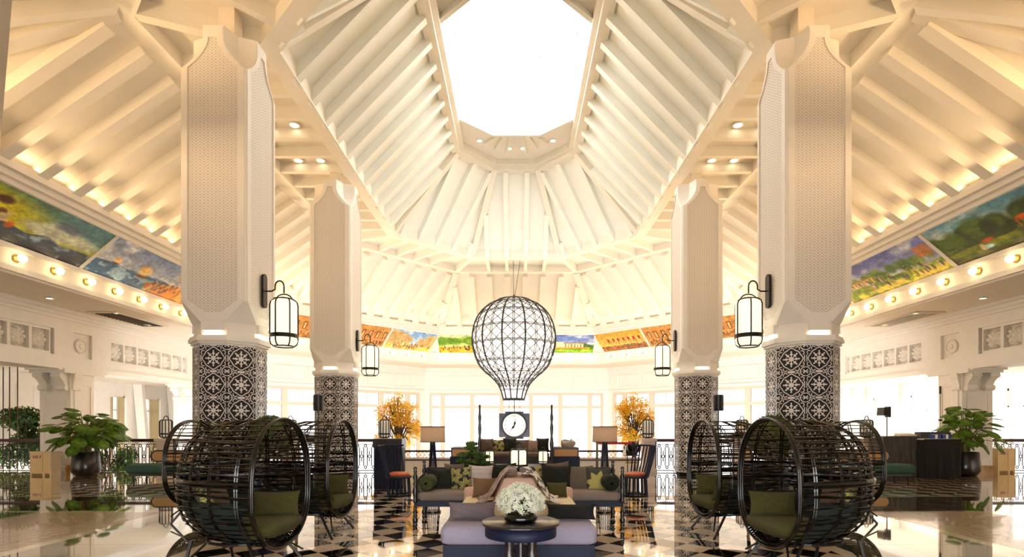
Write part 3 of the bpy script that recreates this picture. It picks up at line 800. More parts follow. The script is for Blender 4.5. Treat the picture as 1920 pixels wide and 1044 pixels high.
# ------------------------------------------------------------------ painted murals (procedural brushwork stored as paint on a fine mesh)
def vnoise(h, w, fy, fx, seed):
    r = np.random.default_rng(seed); g = r.random((fy+2, fx+2))
    y = np.linspace(0, fy, h, endpoint=False); x = np.linspace(0, fx, w, endpoint=False)
    yi, xi = y.astype(int), x.astype(int); ty = (y-yi)[:, None]; tx = (x-xi)[None, :]
    ty = ty*ty*(3-2*ty); tx = tx*tx*(3-2*tx)
    a = g[np.ix_(yi, xi)]; b = g[np.ix_(yi, xi+1)]; c = g[np.ix_(yi+1, xi)]; d = g[np.ix_(yi+1, xi+1)]
    return (a*(1-tx)+b*tx)*(1-ty)+(c*(1-tx)+d*tx)*ty
def fbm(h, w, f, seed):
    return .5*vnoise(h, w, f, f*2, seed)+.3*vnoise(h, w, f*2, f*4, seed+1)+.2*vnoise(h, w, f*4, f*8, seed+2)
class Art:
    H, W = 62, 168
    def __init__(s, seed):
        s.seed = seed; s.img = np.zeros((s.H, s.W, 3)); s.yy, s.xx = np.mgrid[0:s.H, 0:s.W]
        s.u = s.xx/(s.W-1); s.v = 1-s.yy/(s.H-1); s.r = np.random.default_rng(seed)
    def put(s, m, c, a=1.0):
        m = np.clip(m*a, 0, 1)[..., None]; s.img = s.img*(1-m)+np.array(c)/255.*m
    def sky(s, top, low, cloud=None, ca=.7, v0=0.0):
        t = np.clip((s.v-v0)/(1-v0), 0, 1)[..., None]; s.img = np.array(low)/255*(1-t)+np.array(top)/255*t
        if cloud is not None:
            n = fbm(s.H, s.W, 3, s.seed); s.put(np.clip((n-.5)*5, 0, 1), cloud, ca)
    def land(s, v, amp, c, c2=None, f=4, soft=.02):
        e = v+amp*(vnoise(1, s.W, 1, f, s.seed+int(v*91))-.5)
        m = np.clip((e-s.v)/soft, 0, 1); s.put(m, c)
        if c2 is not None: s.put(m*np.clip((fbm(s.H, s.W, 7, s.seed+9)-.48)*6, 0, 1), c2)
    def blob(s, u, v, ru, rv, c, a=1.0):
        s.put(np.clip(2.2-2.2*np.sqrt(((s.u-u)/ru)**2+((s.v-v)/rv)**2), 0, 1), c, a)
    def rect(s, u0, u1, v0, v1, c, a=1.0): s.put(((s.u >= u0) & (s.u <= u1) & (s.v >= v0) & (s.v <= v1)).astype(float), c, a)
    def crowd(s, u0, u1, v0, v1, n, cols, hgt=.1):
        for _ in range(n):
            u = s.r.uniform(u0, u1); v = s.r.uniform(v0, v1); c = cols[s.r.integers(len(cols))]
            s.blob(u, v, .011, hgt, c, .95); s.blob(u, v+hgt*.9, .006, .022, (216, 176, 140), .9)
    def trees(s, u0, u1, v, n, c, c2, sz=.1):
        for _ in range(n):
            u = s.r.uniform(u0, u1); z = sz*s.r.uniform(.6, 1.3); s.blob(u, v+s.r.uniform(-.05, .1), z*.5, z*1.6, c if s.r.random() < .6 else c2, .9)
    def done(s):
        n = .5*fbm(s.H, s.W, 8, s.seed+40)+.5*fbm(s.H, s.W, 22, s.seed+50); im = np.clip(s.img*(.62+.86*n[..., None]), 0, 1); g_ = im.mean(axis=2, keepdims=True); im = np.clip(g_+(im-g_)*1.25, 0, 1)
        return np.where(im <= .04045, im/12.92, ((im+.055)/1.055)**2.4)
def art_storm(k):
    a = Art(k); a.sky((92, 124, 110), (206, 190, 60)); a.blob(.15, .6, .5, .5, (226, 206, 40), .7); a.blob(.95, .9, .4, .5, (96, 136, 150), .8)
    for u, v in ((.72, .62), (.8, .55), (.62, .5), (.88, .5), (.7, .45)): a.blob(u, v, .16, .16, (196, 200, 186), .8)
    a.blob(.74, .72, .12, .12, (96, 108, 136), .7)
    a.land(.36, .16, (58, 70, 92), (132, 148, 160), 9); a.land(.16, .1, (36, 42, 58), (96, 106, 118), 12)
    for _ in range(26): a.blob(a.r.uniform(.2, .42), a.r.uniform(.34, .66), .03, .06, [(206, 188, 150), (96, 62, 36), (234, 220, 186)][a.r.integers(3)], .9)
    a.blob(.34, .76, .06, .1, (74, 44, 26)); a.blob(.28, .7, .04, .12, (92, 52, 32)); a.blob(.46, .34, .03, .1, (176, 96, 48)); return a
def art_ships(k):
    a = Art(k); a.sky((120, 136, 170), (206, 206, 206), (232, 232, 236), .7)
    a.land(.4, .14, (62, 96, 134), (150, 176, 196), 8)
    for u, v, z in ((.16, .5, .035), (.42, .5, .07)):
        a.blob(u, v, z, z*2.6, (234, 206, 156)); a.blob(u-z*.5, v+z, z*.5, z*1.6, (214, 170, 112)); a.blob(u, v-z*2.3, z*1.1, z*.7, (104, 62, 34))
    a.blob(.88, .1, .4, .42, (190, 126, 62)); a.blob(1, .3, .25, .5, (206, 150, 76))
    for _ in range(60):
        u = a.r.uniform(.5, 1); v = a.r.uniform(.04, .2+.5*(u-.5)*1.6); a.rect(u, u+.025, v, v+a.r.uniform(.04, .14), [(206, 138, 70), (150, 88, 44), (228, 176, 104), (104, 76, 66)][a.r.integers(4)], .8)
    a.blob(.86, .8, .2, .3, (214, 170, 78), .6); return a
def art_arch(k):
    a = Art(k); a.sky((120, 150, 186), (206, 206, 200), (236, 236, 230)); a.land(.6, .5, (150, 110, 74), (96, 66, 44), 3); a.land(.25, .1, (176, 150, 104), (104, 84, 60), 6)
    a.crowd(.1, .9, .1, .3, 26, [(60, 44, 40), (170, 70, 50), (210, 190, 160)]); return a
def art_street(k):
    a = Art(k); a.sky((120, 160, 206), (226, 226, 216), (240, 240, 236))
    for u0, u1, vt in ((0, .12, .98), (.12, .26, .95), (.26, .4, .84), (.4, .5, .7), (.64, .78, .7), (.78, 1, .9)):
        a.rect(u0, u1, .25, vt, (206, 170, 122))
        for j in range(4): a.rect(u0+.02+j*.03, u0+.032+j*.03, .4, vt-.1, (140, 100, 66), .8)
    a.land(.3, .04, (224, 192, 110), (190, 150, 80), 5)
    a.crowd(.03, .95, .12, .34, 46, [(60, 70, 110), (130, 60, 50), (70, 56, 48), (206, 190, 170)]); return a
def art_room(k):
    a = Art(k); a.sky((150, 104, 62), (196, 148, 92)); a.rect(0, 1, .75, 1, (176, 130, 76)); a.land(.3, .05, (170, 128, 74), (120, 84, 50), 6)
    for j in range(7): a.rect(.06+j*.14, .13+j*.14, .4, .78, (116, 66, 40)); a.rect(.08+j*.14, .11+j*.14, .44, .72, (206, 170, 110))
    a.crowd(.03, .97, .1, .34, 44, [(130, 40, 34), (50, 44, 46), (190, 150, 110), (150, 90, 50)]); return a
def art_fair(k):
    a = Art(k); a.sky((196, 206, 160), (226, 216, 150)); a.trees(0, .75, .62, 26, (92, 130, 44), (140, 160, 64), .14); a.land(.36, .06, (212, 172, 60), (150, 130, 40), 5)
    a.blob(.9, .6, .03, .4, (92, 70, 40)); a.crowd(.02, .98, .16, .36, 44, [(150, 50, 36), (56, 48, 46), (214, 190, 140), (84, 96, 60)]); return a
def art_palace(k):
    a = Art(k); a.sky((96, 116, 176), (196, 206, 214), (226, 228, 234)); a.land(.5, .1, (52, 92, 44), (90, 124, 60), 6); a.land(.2, .03, (110, 156, 44), (150, 176, 60), 5)
    a.rect(.2, .86, .3, .52, (236, 214, 170)); a.rect(.16, .9, .52, .58, (150, 126, 110))
    for j in range(16): a.rect(.22+j*.04, .235+j*.04, .3, .5, (140, 110, 84))
    a.rect(.44, .6, .3, .62, (240, 224, 186)); a.rect(.1, .95, .22, .3, (196, 150, 60)); return a
def art_banquet(k):
    a = Art(k); a.sky((196, 146, 64), (226, 184, 100)); a.land(.28, .03, (150, 100, 60), (100, 64, 44), 6)
    for j in range(7): a.rect(.2+j*.11, .28+j*.11, .32, .72, (226, 176, 92)); a.rect(.215+j*.11, .265+j*.11, .36, .68, (146, 40, 32)); a.blob(.24+j*.11, .42, .015, .12, (236, 210, 160))
    a.crowd(.1, .98, .12, .28, 40, [(60, 40, 40), (130, 40, 40), (60, 84, 60)], .07); return a
def art_garden(k):
    a = Art(k); a.sky((96, 140, 160), (196, 206, 190), (220, 224, 216)); a.land(.62, .3, (44, 58, 28), (84, 100, 40), 4); a.trees(0, 1, .55, 40, (36, 50, 24), (72, 92, 36), .16)
    a.land(.3, .14, (110, 116, 40), (66, 80, 30), 5); a.land(.12, .1, (84, 80, 34), (50, 56, 24), 7)
    a.blob(.56, .5, .06, .07, (206, 96, 44))
    for j in range(4): a.rect(.51+j*.033, .518+j*.033, .3, .48, (196, 104, 56))
    a.blob(.3, .32, .05, .05, (190, 80, 56)); a.blob(.27, .18, .05, .06, (176, 206, 214)); a.blob(.24, .2, .02, .1, (206, 190, 170))
    for j in range(5): a.rect(.82+j*.03, .826+j*.03, .42, .6, (196, 140, 70))
    a.rect(.81, .96, .58, .62, (210, 140, 64)); return a
def art_park(k):
    a = Art(k); a.sky((96, 104, 170), (206, 210, 206), (222, 224, 222)); a.trees(0, 1, .46, 30, (70, 96, 40), (110, 130, 60), .1); a.land(.36, .1, (150, 160, 56), (104, 124, 50), 5); a.land(.18, .12, (206, 186, 96), (120, 140, 50), 4)
    for j in range(8): a.rect(.08+j*.04, .1+j*.04, .36, .5, (220, 180, 110))
    a.rect(.07, .4, .5, .54, (196, 150, 90)); a.rect(.86, .98, .5, .8, (176, 110, 60), .8)
    a.crowd(.3, .95, .16, .4, 36, [(70, 64, 66), (110, 84, 60), (196, 176, 150), (60, 70, 96)]); a.blob(.6, .3, .07, .05, (70, 96, 44)); return a
def mural(i, u0, u1, art, label, flip=False):
    im = art.done(); Hh, Ww = im.shape[:2]
    def Pt(t, w): # t along, w 0 bottom..1 top ; sloping face, proud of its backing
        o = lerp(7.18, 6.1, w); return fpoint(i, o-.035, lerp(u0, u1, t), lerp(6.03, 6.93, w)-.012)
    vs, fs, cols = [], [], []
    for r in range(Hh+1):
        for c in range(Ww+1): vs.append(Pt(c/Ww, 1-r/Hh))
    W1 = Ww+1
    for r in range(Hh):
        for c in range(Ww):
            fs.append((r*W1+c, r*W1+c+1, (r+1)*W1+c+1, (r+1)*W1+c)); cols.append(im[r, Ww-1-c if flip else c])
    nb = len(vs); bk = [Pt(0, 1), Pt(1, 1), Pt(1, 0), Pt(0, 0)]
    c3 = Vector((0, CY, 0)); off = (Pt(.5, .5)-c3); off.z = 0; off = off.normalized()*.03
    vs += [p+off for p in bk]; e = [0, Ww, Hh*W1+Ww, Hh*W1]
    for k in range(4): fs.append((e[k], e[(k+1) % 4], nb+(k+1) % 4, nb+k)); cols.append((.6, .5, .35))
    fs.append((nb, nb+3, nb+2, nb+1)); cols.append((.6, .5, .35))
    me = bpy.data.meshes.new('canvas'); me.from_pydata(vs, [], fs); me.update(); me.materials.append(PAINT)
    at = me.color_attributes.new('paint', 'FLOAT_COLOR', 'CORNER'); buf = np.ones((len(me.loops), 4), dtype=np.float32)
    li = 0
    for p, col in zip(me.polygons, cols): buf[p.loop_start:p.loop_start+p.loop_total, :3] = col
    at.data.foreach_set('color', buf.ravel())
    root = thing('mural', label, 'mural', (0, 0, 0), 0, 'painted murals under the cornice')
    put('canvas', me, root)
    for uu in (u0, u1): MB().beam(fpoint(i, 7.16, uu, 6.03), fpoint(i, 6.08, uu, 6.93), .07, .08).build('frame_strip', WHITE2, root)
def sm(i, y0, y1): # side facet: convert depth to u
    a, b = fpoint(i, 0, 0, 0), fpoint(i, 0, 1, 0); s = 1 if b.y > a.y else -1
    return sorted(((y0-CY)*s, (y1-CY)*s))
def sidemural(i, y0, y1, art, label):
    u0, u1 = sm(i, y0, y1); mural(i, u0, u1, art, label, flip=(i == 1) == (fpoint(i, 0, 1, 0).y > fpoint(i, 0, 0, 0).y) if False else (fpoint(i, 0, 1, 0).y < fpoint(i, 0, 0, 0).y) == (i == 5))
sidemural(5, 10.6, 15.2, art_storm(11), 'mural of horses in a stormy sea under a yellow green sky')
sidemural(5, 15.24, 19.85, art_ships(12), 'mural of sailing ships on blue sea beside an orange town')
sidemural(5, 19.89, 24.4, art_arch(13), 'brown and blue mural mostly hidden behind the front left column')
sidemural(1, 10.6, 15.05, art_garden(21), 'mural of dark woodland garden with a small red pavilion')
sidemural(1, 15.09, 19.65, art_park(22), 'mural of a palace park with a crowd under violet clouds')
sidemural(1, 19.69, 24.4, art_fair(23), 'yellow green mural mostly hidden behind the front right column')
for i, arts, s in ((6, (art_room(31), art_room(32), art_street(33)), -1), (0, (art_room(41), art_room(42), art_banquet(43)), 1)):
    hl = fhalf(i, 6.5); flipdir = fpoint(i, 0, 1, 0).x < fpoint(i, 0, 0, 0).x
    labs = {-1: ['brown interior mural on the left diagonal, outermost of its three', 'brown crowd mural behind the rear left lantern', 'mural of a tan street with crowd and a blue sky gap'],
            1: ['brown interior mural on the right diagonal, outermost of its three', 'ochre and red mural behind the rear right lantern', 'ochre banquet hall mural with a row of red arches']}[s]
    for k in range(3):
        # k counts from the near end to the far end
        a = -hl+.1+k*(2*hl-.2)/3+.02; b = -hl+.1+(k+1)*(2*hl-.2)/3-.02
        pn = fpoint(i, 0, 1, 0)-fpoint(i, 0, 0, 0)
        if pn.y < 0: a, b = -b, -a
        mural(i, a, b, arts[k], labs[k], flip=flipdir)
flip7 = fpoint(7, 0, 1, 0).x < fpoint(7, 0, 0, 0).x
hl = fhalf(7, 6.5)
a, b = (-hl+.08, -.03); c, d = (.03, hl-.08)
if flip7: (a, b), (c, d) = (c, d), (a, b)
mural(7, a, b, art_fair(51), 'far wall mural of trees and a yellow fair, left of balloon', flip7)
mural(7, c, d, art_palace(52), 'far wall mural of a white colonnaded palace, right of balloon', flip7)

# ------------------------------------------------------------------ railings and pedestals along the gallery edge
YR = 18.3
def ringpts(cx, cz, r, n=8): return [(cx+r*math.cos(2*PI*k/n), 0, cz+r*math.sin(2*PI*k/n)) for k in range(n)]
IRON = mat('silvered_iron', lin(46, 40, 40), .5)
m = MB().tube([(-.062, 0, .2), (-.062, 0, .84), (.062, 0, .84), (.062, 0, .2)], .019, 4, True)
m.tube(ringpts(0, .885, .045), .018, 4, True).tube(ringpts(0, .155, .045), .018, 4, True).tube([(0, 0, .115), (0, 0, .04)], .009, 4)
BAL1 = m.mesh('baluster_loop', IRON)
m = MB().tube([(0, 0, .34), (0, 0, .47)], .018, 4).tube([(0, 0, .58), (0, 0, .72)], .018, 4).tube(ringpts(0, .525, .05), .016, 4, True)
BAL2 = m.mesh('baluster_rosette', IRON)
RAILW = mat('mahogany_rail', lin(58, 26, 22), .35, coat=.3)
def lattice(mb, x0, x1, z0, z1, st=.075):
    n = int((x1-x0)/st)
    for k in range(n):
        a = x0+k*st
        mb.tube([(a, 0, z0), (a+st, 0, z1)], .007, 3); mb.tube([(a+st, 0, z0), (a, 0, z1)], .007, 3)
    return mb
def railing(x0, x1, label):
    L = x1-x0; c = thing('railing', label, 'railing', ((x0+x1)/2, YR, 0), 0, 'iron gallery railings')
    MB().bx(-L/2, L/2, -.05, .05, 1.02, 1.12).build('handrail', RAILW, c)
    MB().bx(-L/2, L/2, -.02, .02, .93, .945).bx(-L/2, L/2, -.02, .02, .03, .06).build('rail_bar', IRON, c)
    stuff(lattice(MB(), -L/2, L/2, .945, 1.03).build('lattice_band', IRON, c))
    n = int(L/.244); st = L/n
    for k in range(n):
        put('baluster_loop', BAL1, c, (-L/2+(k+.5)*st, 0, 0))
        if k: put('baluster_rosette', BAL2, c, (-L/2+k*st, 0, 0))
    MB().bx(-L/2, -L/2+.04, -.02, .02, 0, 1.03).bx(L/2-.04, L/2, -.02, .02, 0, 1.03).build('end_post', IRON, c)
nm = {-1: 'left', 1: 'right'}
for s in (-1, 1):
    for (a, b, lab) in ((12.15, 14.63, 'iron scroll railing between the %s arcade pillar and a pedestal' % nm[s]), (15.67, 18.6, 'iron scroll railing beyond the %s arcade pillar at picture edge' % nm[s]),
                        (7.95, 11.65, 'iron scroll railing behind the %s front column' % nm[s]), (4.72, 7.4, 'iron scroll railing behind the %s rear column' % nm[s])):
        railing(*sorted((s*a, s*b)), lab)
PLAST = mat('pedestal_stone', lin(214, 202, 196), .6, var=.06, scale=6)
def pedestal(x, label, w=.5):
    c = thing('pedestal', label, 'pedestal', (x, YR, 0))
    MB().bx(-w/2, w/2, -w/2, w/2, 0, .12).build('base', PLAST, c); MB().bx(-w/2+.05, w/2-.05, -w/2+.05, w/2-.05, .12, 1.04).build('shaft', PLAST, c)
    MB().bx(-w/2, w/2, -w/2, w/2, 1.04, 1.14).build('cap', PLAST, c)
def floor_lantern(loc, R, h, label, m, n=8, grp=None, dark=BLACK):
    c = thing('lantern', label, 'lantern', loc, .2, grp)
    f = max(.009, R*.085)
    MB().lathe([(R*.5, 0), (R*.5, .02), (R*.35, .03)], 12).build('foot', dark, c)
    o = lantern_frame(MB(), R, h-.03, n, f).build('cage', dark, c); o.location = (0, 0, .03)
    MB().lathe([(R*1.02, h*.2), (R*1.02, h*.28)], 18).build('band', dark, c)
    MB().lathe([(R*.65, .04), (R*.88, .03+h*.05), (R*.93, .03+h*.14), (R*.93, h*.86), (R*.88, h*.94), (R*.65, h-.01)], 16).build('shade', m, c, True)
    MB().tube([(R*.42*math.cos(t), 0, h+R*.7*math.sin(t)) for t in np.linspace(0, PI, 9)], f, 5).build('handle', dark, c)
for s in (-1, 1):
    pedestal(s*11.9, 'pale stone pedestal carrying the outermost %s lantern' % nm[s])
    pedestal(s*7.67, 'pale stone pedestal between the %s columns, mostly hidden' % nm[s])
    pedestal(s*4.47, 'pale stone pedestal beside the %s amber tree' % nm[s])
    floor_lantern((s*11.9, YR, 1.14), .19, .62, 'ribbed paper lantern on the outermost %s pedestal' % nm[s], PAPER, 12)
    floor_lantern((s*7.67, YR, 1.14), .19, .62, 'ribbed paper lantern peeking over the %s wicker chairs' % nm[s], PAPER, 12)
    floor_lantern((s*4.47, YR, 1.14), .19, .62, 'ribbed paper lantern in front of the %s amber tree' % nm[s], PAPER, 12)

# low panelled balustrade in the middle
c = thing('low_balustrade', 'low cream panelled balustrade with dark rails behind the sofas', 'balustrade', (0, 16.9, 0))
MB().bx(-3.85, 3.85, -.1, .1, 0, .5).build('plinth_wall', WHITE2, c)
for k in range(11):
    x0 = -3.75+k*.685
    MB().bx(x0, x0+.62, -.125, -.1, .06, .09).bx(x0, x0+.62, -.125, -.1, .41, .44).bx(x0, x0+.03, -.125, -.1, .09, .41).bx(x0+.59, x0+.62, -.125, -.1, .09, .41).build('panel', WHITE2, c)
MB().bx(-3.87, 3.87, -.13, .12, .48, .52).build('lower_rail', RAILW, c); MB().bx(-3.87, 3.87, -.13, .12, .52, .57).build('stone_cap', PLAST, c)
MB().bx(-3.87, 3.87, -.05, .05, .74, .8).build('handrail', RAILW, c)
stuff(lattice(MB(), -3.85, 3.85, .57, .74, .13).build('lattice_band', IRON, c))

# ------------------------------------------------------------------ the balloon and its clock, hung from the far soffit
YB = 26.4; xb = X(963.5, YB)
def bz(py): return Z(py, YB)
R0 = 79*YB/1010
prof = []   # (radius, z) bottom to top
cz = bz(640); zb = bz(749)
ctrl = [(749, 20), (735, 24), (720, 31), (706, 44), (690, 62), (668, 73), (640, 79), (612, 75.5), (590, 65), (574, 49), (564, 30), (560, 8)]
def rad(py):
    for (a, b) in zip(ctrl[:-1], ctrl[1:]):
        if b[0] <= py <= a[0]:
            t = (a[0]-py)/(a[0]-b[0]); return lerp(a[1], b[1], t)*YB/1010
ys = []
py = 749
NB = 30
dense = []
# resample smoothly with Catmull-Rom through the control points
for k in range(len(ctrl)-1):
    p0, p1, p2, p3 = [ctrl[min(max(k+q, 0), len(ctrl)-1)] for q in (-1, 0, 1, 2)]
    for t in np.linspace(0, 1, 5)[:-1]:
        f = lambda a, b, c_, d_: .5*((2*b)+(-a+c_)*t+(2*a-5*b+4*c_-d_)*t*t+(-a+3*b-3*c_+d_)*t**3)
        dense.append((f(p0[0], p1[0], p2[0], p3[0]), f(p0[1], p1[1], p2[1], p3[1])))
dense.append(ctrl[-1])
BP = [(r*YB/1010, bz(p)) for p, r in dense]
bal = thing('balloon_lantern', 'giant white hot air balloon ornament caged in black lattice', 'balloon', (xb, YB, zb))
IVORY = mat('balloon_fabric', lin(240, 234, 226), .8, emit=.42, ecol=(1, .97, .92, 1))  # slight emission added so the shaded envelope stays white
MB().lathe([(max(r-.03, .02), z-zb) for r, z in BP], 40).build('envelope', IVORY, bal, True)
for k in range(12):
    a = 2*PI*(k+.5)/12
    MB().tube([(r*math.cos(a), r*math.sin(a), z-zb) for r, z in BP], .035, 6).build('rib', BLACK, bal, True)
m = MB(); WIRE = mat('balloon_wire', lin(34, 33, 36), .5)
for frac in np.linspace(.12, .93, 9):
    i0 = int(frac*(len(BP)-1)); r, z = BP[i0]
    for dz in (-.03, .03): m.tube([((r+.005)*math.cos(2*PI*k/48), (r+.005)*math.sin(2*PI*k/48), z-zb+dz) for k in range(48)], .016, 3, True)
for k in range(12):
    for da in (-.02, .02):
        a = 2*PI*k/12+da; m.tube([(r*1.004*math.cos(a), r*1.004*math.sin(a), z-zb) for r, z in BP[6:-2:2]], .016, 3)
for k in range(24):
    for s in (-1, 1):
        m.tube([(r*1.004*math.cos(2*PI*k/24+s*j*2*PI/12/5.4), r*1.004*math.sin(2*PI*k/24+s*j*2*PI/12/5.4), z-zb) for j, (r, z) in enumerate(BP[6:-2:1])], .016, 3)
stuff(m.build('lattice', WIRE, bal))
MB().lathe([(BP[0][0]+.03, -.05), (BP[0][0]+.03, .05)], 24).build('mouth_ring', BLACK, bal)
MB().lathe([(.09, 0), (.07, .1), (.03, .2)], 10, (0, 0, BP[-1][1]-zb)).build('crown_cap', REDP, bal)
MB().tube([(0, 0, BP[-1][1]-zb+.15), (-.03, 0, 9.62-zb)], .012, 4).tube([(.05, 0, BP[-1][1]-zb+.12), (.3, 0, 9.62-zb)], .012, 4).build('suspension_wire', BLACK, bal)
cz = bz(797)
clk = thing('hanging_clock', 'square dark clock with white round dial hung under the balloon', 'clock', (xb+.02, YB, bz(822)))
ch = cz-bz(822); PUR = mat('clock_case', lin(44, 44, 58), .45, var=.15, scale=3)
hw = 28.5*YB/1010; hh = 22*YB/1010; rr = 24.5*YB/1010
MB().bx(-hw, hw, -.42, .42, ch-hh, ch+hh).bx(-hw*.62, hw*.62, -.4, .4, ch+hh, ch+hh*1.16).bx(-hw*.62, hw*.62, -.4, .4, ch-hh*1.16, ch-hh).build('case', PUR, clk, bevel=.06)
def disc(r0, r1, y0, y1, n=40):   # ring facing the camera
    m = MB(); lo = []; 
    P = []
    for (r, y) in ((r0, y1), (r0, y0), (r1, y0), (r1, y1)): P.append([(r*math.cos(2*PI*k/n), y, r*math.sin(2*PI*k/n)) for k in range(n)])
    m.grid(P+[P[0]], True); return m
o = disc(rr*.86, rr, -.5, -.42).build('bezel', BLACK, clk); o.location = (0, 0, ch)
o = MB().lathe([(rr*.88, .42), (rr*.88, .455), (.001, .456)], 40).build('dial', mat('clock_dial', lin(236, 228, 216), .5), clk); o.location = (0, 0, ch); o.rotation_euler = (PI/2, 0, 0)
NUM = ['XII', 'I', 'II', 'III', 'IIII', 'V', 'VI', 'VII', 'VIII', 'IX', 'X', 'XI']
for k, t in enumerate(NUM):
    a = PI/2-2*PI*k/12
    cu = bpy.data.curves.new('numeral', 'FONT'); cu.body = t; cu.size = .15; cu.align_x = 'CENTER'; cu.align_y = 'CENTER'; cu.extrude = .003
    tmp = bpy.data.objects.new('numeral', cu); COL.objects.link(tmp)
    dg = bpy.context.evaluated_depsgraph_get(); me = bpy.data.meshes.new_from_object(tmp.evaluated_get(dg)); bpy.data.objects.remove(tmp)
    me.materials.clear(); me.materials.append(mat('numeral_ink', lin(70, 66, 64), .6))
    put('numeral', me, clk, (rr*.68*math.cos(a), -.465, ch+rr*.68*math.sin(a)), (PI/2, -(a-PI/2), 0))
m = MB()
for k in range(60):
    a = 2*PI*k/60; q = rr*(.8 if k % 5 else .78)
    m.beam((q*math.cos(a), -.46, ch+q*math.sin(a)), (rr*.84*math.cos(a), -.46, ch+rr*.84*math.sin(a)), .006 if k % 5 else .016, .004, (0, 1, 0))
stuff(m.build('minute_track', mat('numeral_ink', lin(70, 66, 64), .6), clk))
def hand(ang, ln, w, nmh):
    a = PI/2-math.radians(ang); dx, dz = math.cos(a), math.sin(a)
    pts = [(-.16, 0), (-.1, w), (.0, w*.8), (ln*.35, w*1.7), (ln*.45, w*.6), (ln, .004), (ln*.45, -w*.6), (ln*.35, -w*1.7), (0, -w*.8), (-.1, -w)]
    q = [(p[0]*dx-p[1]*dz, p[0]*dz+p[1]*dx) for p in pts]
    MB().hexa([(x, -.49, ch+z) for x, z in q], [(x, -.475, ch+z) for x, z in q]).build(nmh, BLACK, clk)
hand(12, rr*.6, .03, 'hour_hand'); hand(212, rr*.68, .028, 'minute_hand')
m = MB()
for dx in (-.26, .0, .26): m.tube([(dx, 0, ch+hh*1.1), (dx, 0, zb-bz(822)-.03)], .022 if dx == 0 else .012, 4)
m.build('hanging_rods', BLACK, clk)

# ------------------------------------------------------------------ plants
def leaf_quads(mb, c, n, R, sz, up=.3, flat=1.0, shell=0.0):
    for _ in range(n):
        while True:
            p = rng.uniform(-1, 1, 3)
            q = np.dot(p, p)
            if shell < q < 1: break
        pos = Vector((c[0]+p[0]*R[0], c[1]+p[1]*R[1], c[2]+p[2]*R[2]))
        d = Vector(rng.normal(size=3)); d.z = d.z*flat+up; d.normalize(); e = d.orthogonal().normalized()
        e.rotate(Matrix.Rotation(rng.uniform(0, 6.28), 3, d)); f = d.cross(e); s = sz*rng.uniform(.7, 1.3)
        mb.add([pos-e*s, pos-f*s*.45, pos+e*s, pos+f*s*.45], [(0, 1, 2, 3)])
    return mb
def tree(name, x, y, z0, trunk_h, crowns, lm, label, grp, leaf=.06, nleaf=420):
    t = thing(name, label, 'tree', (x, y, z0), 0, grp)
    tr_ = MB().tube([(0, 0, 0), (.04, 0, trunk_h*.5), (0, .03, trunk_h)], [.09, .07, .04], 7)
    lf_ = MB()
    for (cx, cy, czz, r) in crowns:
        tr_.tube([(0, .02, trunk_h*rng.uniform(.75, .97)), (cx*.5, cy*.5, (trunk_h+czz)/2), (cx, cy, czz)], [.03, .02, .008], 5)
        for _ in range(4):
            q = rng.normal(size=3)*r*.5; tr_.tube([(cx*.6, cy*.6, (trunk_h+czz)/2), (cx+q[0], cy+q[1], czz+q[2])], [.012, .004], 4)
        leaf_quads(lf_, (cx, cy, czz), int(nleaf*(r/.4)**2), (r, r, r), leaf)
    tr_.build('trunk', BARK, t); stuff(lf_.build('foliage', lm, t))
for s in (-1, 1):
    cr = []
    for k in range(28):
        h = rng.uniform(-.75, .92); w = .78*math.sqrt(max(.05, 1-((h+.15)/1.15)**2)); a = k*2.4; q_ = rng.uniform(.45, 1)
        cr.append((w*math.cos(a)*q_, w*math.sin(a)*q_, 5.65+h*.95, .26))
    cr.append((0, 0, 6.6, .2))
    tree('amber_tree', s*(4.28 if s < 0 else 4.25), 19.5, -4, 5.4, cr, LEAFO, 'amber leaved tree rising behind the %s end of low balustrade' % nm[s], 'amber autumn trees', .036, 640)
for (x, y, lab, sc, h0) in ((-18.0, 20.2, 'bushy green tree behind railing at the left picture edge', 1.0, 4.9), (-15.6, 20.6, 'green tree behind the railing beside the potted monstera left', .8, 4.8)):
    cr = [(rng.uniform(-.9, .9)*sc, rng.uniform(-.5, .5), h0+rng.uniform(-1.3, 1.0)*sc, .42*sc) for _ in range(16)]
    tree('ficus_tree', x, y, -4, 4.4, cr, LEAFD, lab, 'green trees beyond the railing', .07, 420)
def monstera_leaf_mesh():
    # leaf lies along +x, tip down a little; deep side slits
    n = 8; vs = [(0, 0, 0)]; fs = []; mid = [(i/n*.46, 0, .02*math.sin(PI*i/n)-.06*(i/n)**2) for i in range(n+1)]
    mb = MB()
    for s in (-1, 1):
        for i in range(n):
            t0, t1 = i/n, (i+.72)/n; w0 = .2*math.sin(PI*min(1, (t0*.86+.14)))**.7; w1 = .2*math.sin(PI*min(1, (t1*.86+.14)))**.7
            b0 = Vector(mid[i]); b1 = Vector(mid[i]).lerp(Vector(mid[i+1]), .95)
            e0 = Vector((t0*.46+.05, s*w0, b0.z-.05*w0/.2)); e1 = Vector((t1*.46+.07, s*w1, b1.z-.06*w1/.2))
            k0 = b0.lerp(e0, .35)+Vector((0, 0, .012)); k1 = b1.lerp(e1, .35)+Vector((0, 0, .012))
            mb.add([b0, b1, k1, e1, e0, k0], [(0, 1, 2, 5), (5, 2, 3, 4)] if s > 0 else [(5, 2, 1, 0), (4, 3, 2, 5)])
    return mb.mesh('leaf', LEAF, True)
ML = monstera_leaf_mesh()
